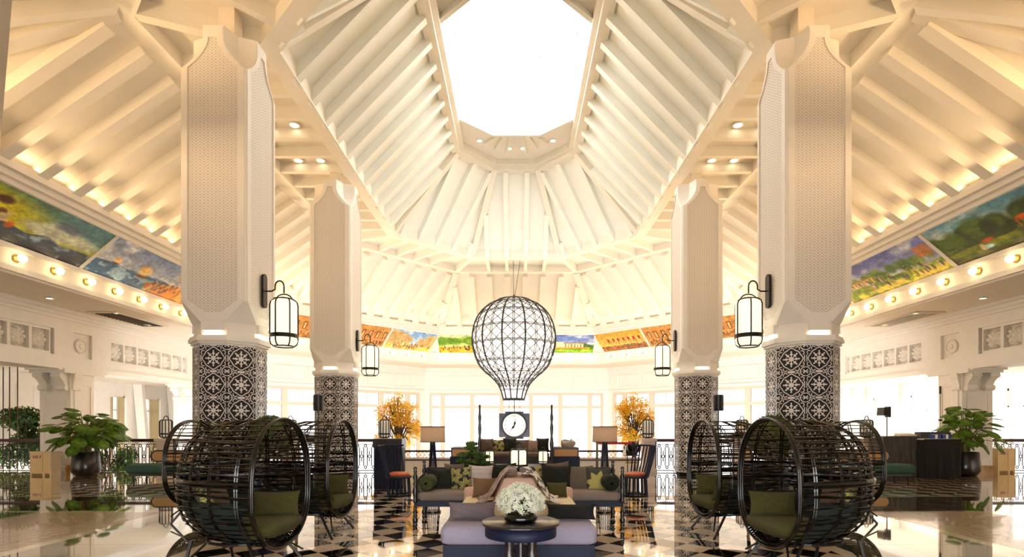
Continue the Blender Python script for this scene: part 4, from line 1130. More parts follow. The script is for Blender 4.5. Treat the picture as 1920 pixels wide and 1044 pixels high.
def monstera(x, y, label, seed, n=26, hgt=1.0, spread=.72):
    r = random.Random(seed); t = thing('potted_monstera', label, 'plant', (x, y, 0))
    MB().lathe([(.24, 0), (.3, .03), (.385, .16), (.385, .3), (.345, .74), (.33, .75), (.31, .72), (.31, .7)], 24).build('planter', POT, t, True)
    MB().lathe([(.31, .66), (.31, .69)], 20).build('soil', mat('soil', lin(50, 38, 28), .95), t)
    for k in range(3):
        a = k*2.1; MB().tube([(.08*math.cos(a), .08*math.sin(a), .68), (.1*math.cos(a), .1*math.sin(a), .95), (.06*math.cos(a), .05*math.sin(a), 1.2)], [.06, .05, .035], 7).build('stem', STEM, t)
    for k in range(n):
        a = k*2.4+r.uniform(-.3, .3); f = k/(n-1); h = 1.05+hgt*f*.95+r.uniform(-.08, .08); R = spread*(math.sin(PI*(.25+.7*f))**.8)*r.uniform(.12, .8)
        p = Vector((R*math.cos(a), R*math.sin(a), h)); base = Vector((.06*math.cos(a), .06*math.sin(a), .95+.25*f))
        MB().tube([base, base.lerp(p, .5)+Vector((0, 0, .1)), p], [.014, .011, .008], 4).build('petiole', STEM, t)
        sc = r.uniform(.6, 1.0); put('leaf', ML, t, p, (r.uniform(-.5, .5), r.uniform(.2, 1.05)-.55*f, a+r.uniform(-.3, .3)), (sc, sc, sc))
monstera(X(161, 16.9), 16.9, 'black potted monstera standing beside the left arcade pillar', 3, 76, .95, 1.25)
monstera(X(1810, 16.9), 16.9, 'black potted monstera standing beside the right arcade pillar', 5, 60, 1.1, 1.1)
def topiary(x, y, label):
    t = thing('topiary_ball', label, 'plant', (x, y, 0))
    MB().lathe([(.2, 0), (.24, .02), (.3, .75), (.31, .9), (.27, .9), (.26, .84)], 20).build('planter', mat('navy_pot', lin(30, 42, 92), .35, coat=.4), t, True)
    f = MB().ball((0, 0, 1.36), .38, 20, 12)
    leaf_quads(f, (0, 0, 1.36), 2600, (.42, .42, .42), .03, .1, 1, .78); stuff(f.build('foliage', LEAFB, t))
topiary(X(506, 10.2), 10.2, 'boxwood ball topiary in navy pot behind the left wicker chairs')
topiary(X(1447, 10.2), 10.2, 'boxwood ball topiary in navy pot behind the right wicker chairs')

# ------------------------------------------------------------------ soft goods
def pillow_mesh(w, h, t, m, seed=0, n=14, pinch=.09):
    r = np.random.default_rng(seed); ph = r.uniform(0, 6, 4)
    F, B = [], []
    for j in range(n+1):
        v = -1+2*j/n; rf, rb = [], []
        for i in range(n+1):
            u = -1+2*i/n
            x = w/2*u*(1-pinch*(1-v*v)); z = h/2+h/2*v*(1-pinch*(1-u*u))
            e = max(0, (1-u*u)*(1-v*v))**.42; wr = .012*math.sin(7*u+ph[0]+3*v)*math.sin(5*v+ph[1])*e
            rf.append((x, -t/2*e-wr, z)); rb.append((x, t/2*e-wr, z))
        F.append(rf); B.append(rb)
    mb = MB().grid(F); mb.grid([list(reversed(q)) for q in B])
    return mb.mesh('cushion', m, True)
def pillow(label, m, w, h, t, loc, rz=0.0, tilt=0.0, roll=0.0, seed=0, grp=None, pinch=.09):
    o = put('cushion', pillow_mesh(w, h, t, m, seed or hash(label) % 999, pinch=pinch), None, loc, (tilt, roll, rz))
    return tag(o, label, 'cushion', grp)
def soft_box(x0, x1, y0, y1, z0, z1, r=.04):
    # rounded cushion block
    def row(inx, z):
        a, b, c, d = x0+inx, x1-inx, y0+inx, y1-inx; k = r*1.2
        return [(a+k, c, z), (b-k, c, z), (b, c+k, z), (b, d-k, z), (b-k, d, z), (a+k, d, z), (a, d-k, z), (a, c+k, z)]
    P = [row(r, z0), row(r*.3, z0+r*.35), row(0, z0+r), row(0, z1-r), row(r*.3, z1-r*.35), row(r, z1)]
    mb = MB().grid(P, True); n = 8
    mb.f.append(tuple(range(n-1, -1, -1))); mb.f.append(tuple(len(mb.v)-n+k for k in range(n))); return mb
def turned(h, r):    # turned post profile
    return [(r*.7, 0), (r, .04*h), (r*.6, .1*h), (r*.95, .2*h), (r, .35*h), (r*.55, .45*h), (r*.9, .52*h), (r*.55, .6*h), (r, .7*h), (r*.5, .82*h), (r*.8, .86*h), (r*.45, .9*h), (r*.85, .95*h), (r*.3, h)]

# ------------------------------------------------------------------ wicker egg chairs
ZC, ZLO, ZHI = .86, .26, 1.66
def ew(z):
    h = (ZC-ZLO) if z < ZC else (ZHI-ZC); q = min(1, abs(z-ZC)/h); return .6*(max(0, 1-q**(2.35 if z < ZC else 2.7)))**.5
def edep(z):
    q = ew(z)/.6; return 1.16*(q**.62 if z < ZC else q**.5)
def eshell(z, a, k=1.0): return (ew(z)*k*math.sin(a), edep(z)*k*math.cos(a), z)
def egg_meshes():
    r = np.random.default_rng(3); m = MB()
    zs = np.linspace(ZLO+.03, ZHI-.015, 25)
    for q, z in enumerate(zs):
        ph = r.uniform(0, 6); am = r.uniform(.004, .014)
        for dz in (0, .016) if q % 5 == 0 else (0,):
            pts = []
            for k in range(25):
                a = -PI/2+PI*k/24; zz = z+am*min(1, (ZHI-z)/.3)*math.sin(ph+a*5)+dz; p = eshell(min(max(zz, ZLO+.01), ZHI-.008), a, 1.0+(.016 if (k+q) % 2 else -.006)); pts.append(p)
            m.tube(pts, .008, 4)
    ribs = MB()
    for k in range(11):
        a = -PI/2+PI*(k+.5)/11
        for da in (-.012, .012):
            ribs.tube([eshell(z, a+da*(1 if z < 1.5 else 2)) for z in np.linspace(ZLO+.01, ZHI-.015, 22)], .0085, 4)
    hoop = []
    for off, rr_ in ((0, .019), (.032, .014), (-.03, .014)):
        hp = MB(); pts = []
        for t in np.linspace(0, 2*PI, 49)[:-1]:
            # outline of the opening
            s, c = math.sin(t), math.cos(t)
            z = ZC+((ZHI-ZC) if c > 0 else (ZC-ZLO))*math.copysign(abs(c)**(2/(2.7 if c > 0 else 2.35)), c); x = .6*abs(s)**(1.0)*(1 if s > 0 else -1)
            pts.append((x*(1+off*.4), -off*.7, z+off*.3*c))
        hp.tube(pts, rr_, 6, True); hoop.append(hp)
    band = MB().tube([eshell(1.0, -PI/2+PI*k/28, 1.01) for k in range(29)], .022, 6).tube([eshell(.965, -PI/2+PI*k/28, 1.01) for k in range(29)], .012, 5)
    lip = MB()
    for k in range(22):
        x = -.36+.72*k/21; zz = ZC-(ZC-ZLO)*(1-(abs(x)/.6)**2)**(1/2.35)
        lip.tube([(x, .0, zz-.03), (x+.02, -.035, zz+.03), (x+.03, .03, zz+.07)], .012, 4)
    # lining and seat pad
    lin_ = MB(); P = []
    for z in np.linspace(.34, .8, 7): P.append([eshell(z, -1.42+2.84*k/22, .955) for k in range(23)])
    lin_.grid(P)
    Pi = [[(p[0]*.93, p[1]*.93, p[2]) for p in row] for row in P]; lin_.grid([list(reversed(q)) for q in Pi])
    seat = MB(); out = [(-.43, -.02)]+[(ew(.47)*.9*math.sin(-PI/2+PI*k/20), edep(.47)*.86*math.cos(-PI/2+PI*k/20)) for k in range(1, 20)]+[(.43, -.02), (.25, -.08), (0, -.1), (-.25, -.08)]
    cx, cy = 0, .4
    P = []
    for (sc, z) in ((.82, .385), (.9, .4), (.97, .44), (1, .49), (.98, .525), (.84, .55), (.3, .56), (.02, .56)): P.append([(cx+(x-cx)*sc, cy+(y-cy)*sc, z) for x, y in out])
    seat.grid(P, True); seat.f.append(tuple(range(len(out)-1, -1, -1)))
    legs = []
    for (sx, y0, y1) in ((-1, .12, -.02), (1, .12, -.02), (-1, .75, .86), (1, .75, .86)):
        L_ = MB().tube([(sx*.3, y0+.1, .36), (sx*.44, y1, .0)], .018, 6).tube([(sx*.16, y0, .33), (sx*.44, y1, .12)], .012, 5)
        legs.append(L_)
    base = MB().tube([(.34*math.cos(2*PI*k/20), .42+.4*math.sin(2*PI*k/20), .33) for k in range(20)], .018, 6, True)
    return m, ribs, hoop, band, lip, lin_, seat, legs, base
G = egg_meshes()
def egg_proto():
    c = thing('egg_chair', 'x', 'chair')
    stuff(G[0].build('woven_strands', RATTAN, c)); stuff(G[1].build('upright_ribs', RATTAN, c))
    for h in G[2]: h.build('hoop', RATTAN, c, True)
    G[3].build('waist_band', RATTAN, c); stuff(G[4].build('front_lashing', RATTAN, c))
    G[5].build('lining', LINING, c, True); G[6].build('seat_pad', OLIVE, c, True)
    for l in G[7]: l.build('leg', BLACK, c)
    G[8].build('base_ring', BLACK, c); return c
EG = egg_proto()
spots = [((-2.6, 5.98, 0), PI/2-.09, 'black wicker egg chair nearest the camera on the left'),
         ((-2.56, 7.92, 0), PI/2-.03, 'black wicker egg chair just behind the nearest left one'),
         ((-5.5, 9.12, 0), -PI/2-.12, 'black wicker egg chair turned outward behind the left pair'),
         ((2.79, 5.98, 0), -PI/2+.09, 'black wicker egg chair nearest the camera on the right'),
         ((2.75, 7.92, 0), -PI/2+.03, 'black wicker egg chair just behind the nearest right one'),
         ((5.75, 9.12, 0), PI/2+.12, 'black wicker egg chair turned outward behind the right pair')]
for k, (p, rz, lab) in enumerate(spots):
    if k == 0: EG.location = p; EG.rotation_euler = (0, 0, rz); EG['label'] = lab; EG['group'] = 'wicker egg chairs'
    else: dup(EG, p, rz, lab, 'wicker egg chairs')
def in_chair(k, lx, ly, lz, label, m, w, h, t, lrz, tilt, seed=1, roll=0):
    (p, rz, _) = spots[k]; ca, sa = math.cos(rz), math.sin(rz)
    return pillow(label, m, w, h, t, (p[0]+lx*ca-ly*sa, p[1]+lx*sa+ly*ca, lz), rz+lrz, tilt, roll, seed)
for b, sd, sg in ((0, 'left', 1), (3, 'right', -1)):
    in_chair(b, .26*sg, .22, .53, 'olive lumbar cushion at the far side of nearest %s egg chair' % sd, OLIVE, .52, .3, .16, -1.25*sg, -.25, 4)
    in_chair(b, .02*sg, .78, .54, 'taupe cushion against the back of nearest %s egg chair' % sd, TAUPE, .46, .44, .15, -.25*sg, -.3, 5)
    in_chair(b, -.28*sg, .62, .54, 'leaf print cushion at the near side of nearest %s egg chair' % sd, BOTAN, .42, .42, .14, .8*sg, -.3, 6)
    in_chair(b+1, .24*sg, .24, .53, 'olive cushion at the far side of second %s egg chair' % sd, OLIVE, .5, .32, .16, -1.2*sg, -.25, 7)
    in_chair(b+1, -.27*sg, .2, .53, 'olive cushion at the near side of second %s egg chair' % sd, OLIVE, .46, .3, .14, 1.25*sg, -.25, 8)
    in_chair(b+1, .0, .8, .54, 'taupe cushion deep inside second %s egg chair' % sd, TAUPE, .44, .42, .14, .1, -.3, 9)
    in_chair(b+2, .0, -.02, .57, 'blue and white print cushion in outward facing %s egg chair' % sd, BLUEP, .56, .4, .15, .2*sg, -.35, 10)

# ------------------------------------------------------------------ round pedestal table and bouquet
XT, YT, ZT = .045, 5.5, .62
t = thing('round_table', 'round dark wood pedestal table in front of the grey ottoman', 'table', (XT, YT, 0))
MB().lathe([(.385, ZT-.035), (.4, ZT-.03), (.4, ZT-.01), (.39, ZT)], 48).build('table_top', DARKWOOD, t, True)
MB().lathe([(.36, ZT-.15), (.365, ZT-.14), (.365, ZT-.035)], 48).build('apron', NAVY, t, True)
MB().bx(-.2, .2, -.05, .05, ZT-.18, ZT-.15).bx(-.05, .05, -.2, .2, ZT-.18, ZT-.15).build('cleat', DARKWOOD, t)
for k in range(4):
    a = PI/4+k*PI/2; ca, sa = math.cos(a), math.sin(a)
    MB().lathe([(.03, .1), (.055, .14), (.05, .2), (.06, .3), (.035, .36), (.05, .42), (.05, ZT-.17)], 12, (.16*ca, .16*sa, 0)).build('turned_leg', DARKWOOD, t, True)
    MB().tube([(.1*ca, .1*sa, .13), (.26*ca, .26*sa, .1), (.34*ca, .34*sa, .03)], [.05, .045, .035], 8).build('foot', DARKWOOD, t)
MB().lathe([(.03, .12), (.03, ZT-.17)], 10).build('centre_post', DARKWOOD, t)
v = thing('flower_bowl', 'bowl of white hydrangeas on the round dark table', 'flowers', (XT+.0, YT-.02, ZT))
MB().lathe([(.13, 0), (.165, .015), (.175, .04), (.16, .075), (.15, .07), (.14, .04)], 28).build('bowl', mat('black_ceramic', lin(14, 12, 14), .2, coat=.5), v, True)
fm = MB()
heads = []
for k in range(58):
    zz = 1-(k+.5)/58*1.25; a = k*2.39996; rr_ = math.sqrt(max(0, 1-zz*zz)); heads.append((.2*rr_*math.cos(a), .2*rr_*math.sin(a), .18+.16*zz))
cen = Vector((0, 0, .16))
for hpos in heads:
    hp = Vector(hpos); o = (hp-cen).normalized()
    for _ in range(34):
        d = Vector(rng.normal(size=3)); d.normalize()
        if d.dot(o) < -.15: continue
        p = hp+d*.042; d = (d+Vector(rng.normal(size=3))*.45).normalized(); e = d.orthogonal().normalized(); e.rotate(Matrix.Rotation(rng.uniform(0, 6.28), 3, d)); f = d.cross(e); s_ = .021
        for (a1, b1) in ((e, f), (f, -e), (-e, -f), (-f, e)):
            fm.add([p, p+(a1*.9+b1*.35)*s_+d*.003, p+(a1+b1)*s_*1.0, p+(a1*.35+b1*.9)*s_+d*.003], [(0, 1, 2, 3)])
stuff(fm.build('blossoms', PETAL, v)); MB().ball((0, 0, .17), .13, 14, 8, .6).build('greenery', LEAFD, v, True)

# ------------------------------------------------------------------ front ottoman and back-to-back lounge
o = thing('ottoman', 'wide lilac grey ottoman on navy base behind the round table', 'ottoman', (.03, 6.45, 0))
MB().bx(-.86, .86, -.36, .36, 0, .24).build('base', NAVY, o, bevel=.01); soft_box(-.885, .885, -.4, .42, .24, .45, .045).build('seat_cushion', LILAC, o, True)
pillow('purple grey bolster cushion on left half of the ottoman', mat('mauve_linen', lin(112, 100, 104), .95, var=.08, scale=80), .58, .21, .17, (-.53, 6.5, .455), .04, -.2, 0, 21)
pillow('black velvet bolster cushion on right half of the ottoman', mat('black_velvet', lin(16, 17, 14), .9, var=.3, scale=30), .6, .19, .18, (.66, 6.5, .455), -.03, -.2, 0, 22)
l = thing('tete_a_tete_sofa', 'cream back-to-back lounge seat between the ottoman and the long sofa', 'sofa', (.03, 7.45, 0))
MB().bx(-.74, .74, -.52, .5, 0, .34).build('base', NAVY, l)
soft_box(-.77, -.02, -.56, .45, .34, .56, .04).build('seat_cushion', CREAMF, l, True); soft_box(.02, .77, -.56, .45, .34, .56, .04).build('seat_cushion', CREAMF, l, True)
for s in (-1, 1): soft_box(*sorted((s*.36, s*.8)), .42, .6, .3, .68, .04).build('arm', PINKF, l, True)
MB().hexa([(-.36, -.5, .54), (.36, -.5, .54), (.36, .5, .54), (-.36, .5, .54)], [(-.19, -.46, .91), (.19, -.46, .91), (.19, .46, .91), (-.19, .46, .91)]).build('backrest', PINKF, l, bevel=.03)
pillow('brown tweed cushion on left seat of the cream lounge', BROWN, .38, .29, .15, (-.44, 7.68, .56), .0, -.3, 0, 23)
pillow('mottled olive cushion on right seat of the cream lounge', OLIVE, .3, .22, .13, (.58, 7.7, .56), -.05, -.3, 0, 24)
def throw(s, m, label, seed):
    r = np.random.default_rng(seed); P = []
    prof_ = [(.02, .935), (.12, .955), (.22, .925), (.3, .78), (.39, .63), (.46, .59), (.52, .58)]
    for j, (x, z) in enumerate(prof_):
        row = []
        for k in range(19):
            t = k/18; y = -.5+.62*t+.03*math.sin(6*t+j); wv = .018*math.sin(t*19+j*.8+seed)+.012*math.sin(t*31+seed)
            row.append((s*(x+wv*(1 if j > 1 else .2)), y, z+.006+abs(wv)*.7+(.07*max(0, math.sin(t*9+seed)) if j < 2 else 0)))
        P.append(row)
    th = [[(p[0]+s*.008, p[1], p[2]+.012) for p in row] for row in P]
    mb = MB().grid(P); mb.grid([list(reversed(q)) for q in th])
    e = [P[0], th[0]], [P[-1], th[-1]]
    for q in e: mb.grid(q)
    mb.grid([[row[0] for row in P], [row[0] for row in th]]); mb.grid([[row[-1] for row in P], [row[-1] for row in th]])
    o_ = mb.build('throw_blanket', m, None, True); o_.location = (.03, 7.4, 0); return tag(o_, label, 'blanket')
throw(-1, mat('mauve_check_throw', lin(206, 182, 170), .95, col2=lin(128, 104, 100), var=.2, scale=9, stretch=(1, 4, 1)), 'mauve and tan throw draped over left of the cream lounge back', 2)
throw(1, THROWP, 'grey and white chevron throw draped over right of the cream lounge back', 4)

# ------------------------------------------------------------------ long sofa with turned posts
s_ = thing('long_sofa', 'long navy sofa with turned posts and taupe seat facing the camera', 'sofa', (.04, 8.95, 0))
MB().bx(-1.66, 1.66, -.42, .42, .3, .39).build('seat_rail', NAVY, s_); soft_box(-1.6, 1.6, -.44, .4, .39, .53, .035).build('seat_cushion', mat('grey_taupe_linen', lin(136, 122, 112), .95, var=.08, scale=90), s_, True)
MB().bx(-1.6, 1.6, .38, .43, .39, .86).build('back_panel', NAVY, s_)
for sx in (-1, 1):
    for sy in (-.42, .42):
        MB().lathe(turned(.3, .045), 10, (sx*1.64, sy, 0)).build('leg', DARKWOOD, s_, True)
        MB().lathe(turned(.62 if sy > 0 else .58, .04), 10, (sx*1.64, sy, .36)).build('corner_post', DARKWOOD, s_, True)
    MB().tube([(sx*1.64, -.42, .7), (sx*1.64, .42, .74)], .025, 8).build('arm_rail', DARKWOOD, s_)
    for k in range(5): MB().tube([(sx*1.64, -.28+k*.14, .39), (sx*1.64, -.28+k*.14, .72)], .012, 6).build('arm_spindle', DARKWOOD, s_)
YS = 9.12
def sc(label, m, px0, px1, py0, py1, dy=0, rz=0, roll=0, t=.17, seed=0):
    d = YS+dy; w = (px1-px0)*d/1010; h = (py1-py0)*d/1010
    return pillow(label, m, w*1.12, h*1.1, t, (X((px0+px1)/2, d), d, Z(py1, d)-.01), rz, -.16, roll, seed)
ZS = Z(925, YS)
sc('taupe cushion tucked behind the left end of long sofa row', TAUPE, 834, 868, 871, 905, .18, 0, 0, .1, 31)
sc('dark green velvet cushion at the left end of long sofa', DGREEN, 803, 850, 880, 925, -.04, .1, .03, .18, 32)
sc('leaf print cushion left of the pale striped one on long sofa', BOTAN, 847, 884, 878, 926, -.1, -.08, -.05, .16, 33)
sc('pale grey striped cushion left of centre on long sofa', PALE, 880, 921, 875, 921, -.02, 0, .02, .16, 34)
sc('dark green velvet cushion left of the middle of long sofa', DGREEN, 919, 968, 872, 922, .05, .05, -.04, .17, 35)
sc('leaf print cushion right of the middle of long sofa', BOTAN, 972, 1020, 876, 924, 0, -.05, .02, .16, 36)
sc('taupe cushion tucked behind a dark green one on long sofa', TAUPE, 1030, 1070, 869, 910, .15, 0, -.12, .1, 37)
sc('large dark green velvet cushion right of centre on long sofa', DGREEN, 1016, 1068, 875, 922, -.08, .08, .05, .18, 38)
sc('large grey brown linen cushion on right half of long sofa', mat('grey_brown_linen', lin(104, 92, 80), .95, var=.1, scale=60), 1061, 1110, 876, 925, 0, -.05, 0, .17, 39)
sc('flower print cushion at the right end of long sofa', FLOWERP, 1101, 1143, 879, 925, -.1, -.12, 0, .16, 40)
for sx, nmx in ((-1, 'left'), (1, 'right')):
    P = []
    for j, (q, r_) in enumerate(((-.24, .02), (-.235, .09), (-.22, .118), (0, .125), (.22, .118), (.235, .09), (.24, .02))):
        P.append([(r_*math.cos(2*PI*k/18), q, .125+r_*math.sin(2*PI*k/18)) for k in range(18)])
    b_ = MB().grid(P, True).build('bolster_cushion', DGREEN if sx > 0 else mat('olive_velvet', lin(62, 66, 30), .9, var=.3, scale=25), None, True); b_.location = (.04+sx*1.48, 8.82, .535)
    tag(b_, 'round velvet bolster against the %s arm of long sofa' % nmx, 'cushion')

# ------------------------------------------------------------------ lamps and things behind the long sofa
def floor_lamp(x, y, label):
    c = thing('floor_lamp', label, 'lamp', (x, y, 0)); R = .225
    MB().lathe([(R*.97, 1.29), (R, 1.29), (R*.97, 1.56), (R*.95, 1.56)], 28).build('shade', SHADE, c, True)
    MB().lathe([(R+.004, 1.555), (R+.004, 1.57)], 28).lathe([(R+.006, 1.283), (R+.006, 1.295)], 28).build('shade_trim', mat('dark_trim', lin(50, 44, 42), .6), c)
    MB().lathe([(.012, 1.2), (.012, 1.5)], 8).build('stem', BLACK, c)
    for k in range(10):
        a = 2*PI*k/10; MB().tube([(.12*math.cos(a), .12*math.sin(a), .02), (.04*math.cos(a), .04*math.sin(a), 1.26)], .0085, 5).build('rod', NAVY, c)
    MB().lathe([(.15, 0), (.15, .03), (.03, .035)], 20).build('base', BLACK, c); MB().lathe([(.05, 1.24), (.05, 1.28), (.012, 1.3)], 14).build('collar', BLACK, c)
floor_lamp(X(811.5, 9.85), 9.85, 'slatted floor lamp with drum shade behind left of long sofa')
floor_lamp(X(1134, 9.85), 9.85, 'slatted floor lamp with drum shade behind right of long sofa')
c = thing('console_table', 'long black table behind the sofa carrying lanterns', 'table', (X(951, 11), 11.1, 0))
MB().bx(-.98, .98, -.95, 1.0, .66, .72).build('table_top', BLACK, c)
for sx in (-1, 1):
    for sy in (-1, 1): MB().bx(sx*.9-.04, sx*.9+.04, sy*.86-.04, sy*.86+.04, 0, .66).build('leg', BLACK, c)
floor_lantern((X(972.5, 10.5), 10.5, .72), .185, .40, 'big lit white lantern behind the middle of long sofa', WARMGLASS, 6)
floor_lantern((X(918.5, 11.85), 11.85, .72), .105, .3, 'small lit lantern left of the big white lantern', WARMGLASS, 6)
floor_lantern((X(1018, 11.85), 11.85, .72), .115, .3, 'small lit lantern right of the big white lantern', WARMGLASS, 6)
b_ = thing('cloud_bonsai', 'cloud pruned green bonsai tree behind left half of long sofa', 'tree', (X(886, 10.4), 10.4, .72))
MB().bx(-.28, .28, -.14, .14, 0, .1).build('tray_pot', mat('bonsai_pot', lin(40, 36, 34), .4), b_, bevel=.02)
tk = MB().tube([(0, 0, .08), (.05, 0, .2), (-.02, .02, .33), (.0, 0, .5)], [.05, .04, .03, .015], 7)
fo = MB()
for (px, py, w, hh_) in ((884, 832, 20, 7), (884, 840, 26, 7), (872, 852, 26, 7), (890, 850, 30, 8), (905, 856, 24, 7), (868, 864, 22, 7), (888, 864, 36, 8), (906, 868, 26, 7), (922, 872, 14, 5), (876, 873, 28, 6)):
    xx = X(px, 10.4)-X(886, 10.4); zz = Z(py, 10.4)-.72; R_ = w*.0103*.62
    for yy in (-.1, .08): tk.tube([(0, 0, max(.12, zz-.1)), (xx, yy, zz-.02)], [.015, .006], 4)
    leaf_quads(fo, (xx, 0, zz), int(R_*2600), (R_, R_*.9, hh_*.0103*.6), .024, .5)
tk.build('trunk', BARK, b_); stuff(fo.build('needle_pads', mat('cypress_green', lin(46, 78, 34), .7, col2=lin(112, 140, 58), var=.3, scale=9), b_))

# four-post daybed, its cushions and side consoles
YD = 14.6
d_ = thing('daybed', 'daybed with two tall turned posts and taupe mattress below the clock', 'daybed', (X(967, YD), YD, 0))
hw_ = 62*YD/1010; zt = Z(849, YD-.55)
MB().bx(-hw_, hw_, -.55, .55, 0, zt-.1).build('base', mat('dark_plum_base', lin(44, 38, 46), .5), d_)
soft_box(-hw_+.02, hw_-.02, -.57, .55, zt-.1, zt, .03).build('mattress', TAUPE, d_, True); MB().bx(-hw_, hw_, .5, .56, zt, zt+.28).build('back_rail', DARKWOOD, d_)
for sx in (-1, 1):
    for sy in (-1,):
        zt2 = Z(760, YD)
        MB().lathe([(.035, 0), (.05, .3), (.035, .6), (.05, .8), (.04, .95), (.055, 1.1), (.03, 1.3), (.048, 1.5), (.03, 1.66), (.045, 1.78), (.028, 1.9), (.028, zt2)], 10, (sx*(hw_+.04), sy*.58, 0)).build('bed_post', DARKWOOD, d_, True)
def db(label, m, px0, px1, py0, rz, seed):
    w = (px1-px0)*YD/1010; h = (851-py0)*(YD+.1)/1010
    pillow(label, m, w*1.08, h*1.0, .15, (X((px0+px1)/2, YD+.18), YD+.18, zt), rz, -.2, 0, seed)
db('striped brown cushion at left end of the daybed', TAUPE, 902, 925, 826, .1, 51); db('leaf print cushion second from left on the daybed', BOTAN, 925, 946, 828, 0, 52)
db('dark green cushion third from left on the daybed', DGREEN, 944, 968, 825, .05, 53); db('taupe cushion just right of the daybed middle', TAUPE, 967, 991, 828, -.05, 54)
db('pinkish taupe cushion fifth from left on the daybed', mat('rose_taupe', lin(150, 126, 112), .95, var=.1, scale=60), 989, 1009, 829, 0, 55); db('green cushion at right end of the daybed', DGREEN, 1006, 1029, 825, -.06, 56)
for sx, nmx in ((-1, 'left'), (1, 'right')):
    xc = X(1058, YD) if sx > 0 else X(873, YD)
    k_ = thing('cane_console', 'navy console with cane front panel at the %s of daybed' % nmx, 'cabinet', (xc, YD-.1, 0)); hwk = 23.5*YD/1010; zk = Z(839, YD-.5)
    MB().bx(-hwk-.02, hwk+.02, -.42, .42, 0, Z(856, YD-.5)).build('base', NAVY, k_); MB().bx(-hwk, hwk, -.38, .4, Z(856, YD-.5), zk).build('body', mat('plum_frame', lin(70, 54, 60), .4), k_)
    MB().bx(-hwk+.04, hwk-.04, -.4, -.38, Z(855, YD-.5), zk-.05).build('cane_panel', CANE, k_)
tb = thing('folded_basket', 'crumpled pale cloth basket on the right cane console', 'basket', (X(1064, YD-.1), YD-.15, zk))
P = []
for j, (r_, z) in enumerate(((.15, 0), (.19, .06), (.2, .13), (.17, .16), (.13, .1))):
    P.append([(r_*(1+.12*math.sin(3*a+j))*math.cos(a), r_*.8*math.sin(a), z+.03*math.sin(4*a)*(j > 1)) for a in np.linspace(0, 2*PI, 21)[:-1]])
MB().grid(P, True).build('body', mat('oat_cloth', lin(186, 170, 150), .95, var=.12, scale=20), tb, True)
MB().tube([(-.16, 0, .14), (-.1, -.05, .2), (.05, -.03, .17), (.12, .03, .21)], .02, 6).build('handle', mat('oat_cloth', lin(186, 170, 150), .95), tb)
bk = thing('magazine', 'flat magazine lying beside the cloth basket', 'magazine', (X(1040, YD-.1), YD-.2, zk)); MB().bx(-.12, .12, -.09, .09, 0, .015).build('pages', WPRINT, bk); MB().bx(-.122, .122, -.092, .092, .015, .02).build('cover', mat('mag_cover', lin(90, 86, 96), .4), bk)

# spindle tub chairs
def tub_chair(x, y, rz, label):
    c = thing('spindle_chair', label, 'chair', (x, y, 0), rz, 'spindle tub chairs')
    MB().lathe([(.27, .40), (.29, .41), (.29, .435), (.27, .445)], 28).build('seat_ring', NAVY, c)
    MB().lathe([(.22, .445), (.24, .46), (.23, .5), (.16, .53), (.001, .535)], 24).build('seat_pad', ORANGEF, c, True)
    for k in range(16):
        a = 2*PI*k/16; MB().tube([(.26*math.cos(a), .26*math.sin(a), 0), (.235*math.cos(a), .235*math.sin(a), .41)], .015, 6).build('leg_spindle', NAVY, c)
    MB().tube([(.262*math.cos(2*PI*k/28), .262*math.sin(2*PI*k/28), .015) for k in range(28)], .015, 6, True).build('foot_ring', NAVY, c)
    n = 13
    for k in range(n):
        a = PI/2-1.35+2.7*k/(n-1); MB().tube([(.27*math.cos(a), .27*math.sin(a), .43), (.31*math.cos(a), .33*math.sin(a)+.05, .75), (.34*math.cos(a), .37*math.sin(a)+.1, 1.1)], .017, 6).build('back_spindle', NAVY, c)
    MB().tube([(.35*math.cos(PI/2-1.5+3.0*k/20), .38*math.sin(PI/2-1.5+3.0*k/20)+.1, 1.12) for k in range(21)], .022, 8).build('top_rail', NAVY, c)
YC = 12.2
tub_chair(X(748, YC), YC, 1.15, 'navy spindle tub chair with rust seat left of long sofa')
tub_chair(X(1192, YC), YC, -1.15, 'navy spindle tub chair with rust seat right of long sofa')
c = thing('drum_cabinet', 'tall dark ribbed cabinet behind the left spindle chair', 'cabinet', (X(731, 13.6), 13.6, 0)); hc = Z(822, 13.6)
for k in range(17): MB().bx(-.34+k*.04, -.304+k*.04, -.25, -.21, .03, hc-.22).build('front_slat', NAVY, c)
MB().bx(-.34, .34, -.22, .22, 0, hc-.22).build('body', NAVY, c); MB().bx(-.36, .36, -.27, .25, hc-.22, hc).build('top', mat('charcoal_top', lin(40, 40, 46), .35), c)
# viewer on a stand, rope barrier
c = thing('viewer_stand', 'white display box on brass stand holding a black device', 'stand', (X(1184, 14.2), 14.2, 0))
MB().bx(-.19, .19, -.14, .14, .78, .8).build('tray', mat('brown_tray', lin(120, 84, 74), .5), c)
MB().bx(-.19, .19, .12, .14, .8, 1.06).bx(-.19, -.17, -.14, .12, .8, 1.06).build('box_shell', WPRINT, c)
MB().tube([(-.1, 0, 0), (-.1, 0, .78)], .012, 6).tube([(.1, 0, 0), (.1, 0, .78)], .012, 6).build('leg', BLACK, c); MB().tube([(-.15, 0, .6), (.15, 0, .6)], .018, 6).build('crossbar', BRASS, c)
v_ = thing('black_viewer', 'black binocular shaped device in the white display box', 'device', (X(1184, 14.2), 14.15, .8))
MB().bx(-.13, .13, -.08, .08, 0, .12).build('body', BLACK, v_, bevel=.03); MB().lathe([(.08, .12), (.11, .2), (.12, .3), (.08, .36)], 14).build('hood', BLACK, v_, True)
for sx in (-1, 1): MB().tube([(sx*.13, 0, .06), (sx*.19, 0, .2), (sx*.15, 0, .32)], .03, 7).build('grip', BLACK, v_)
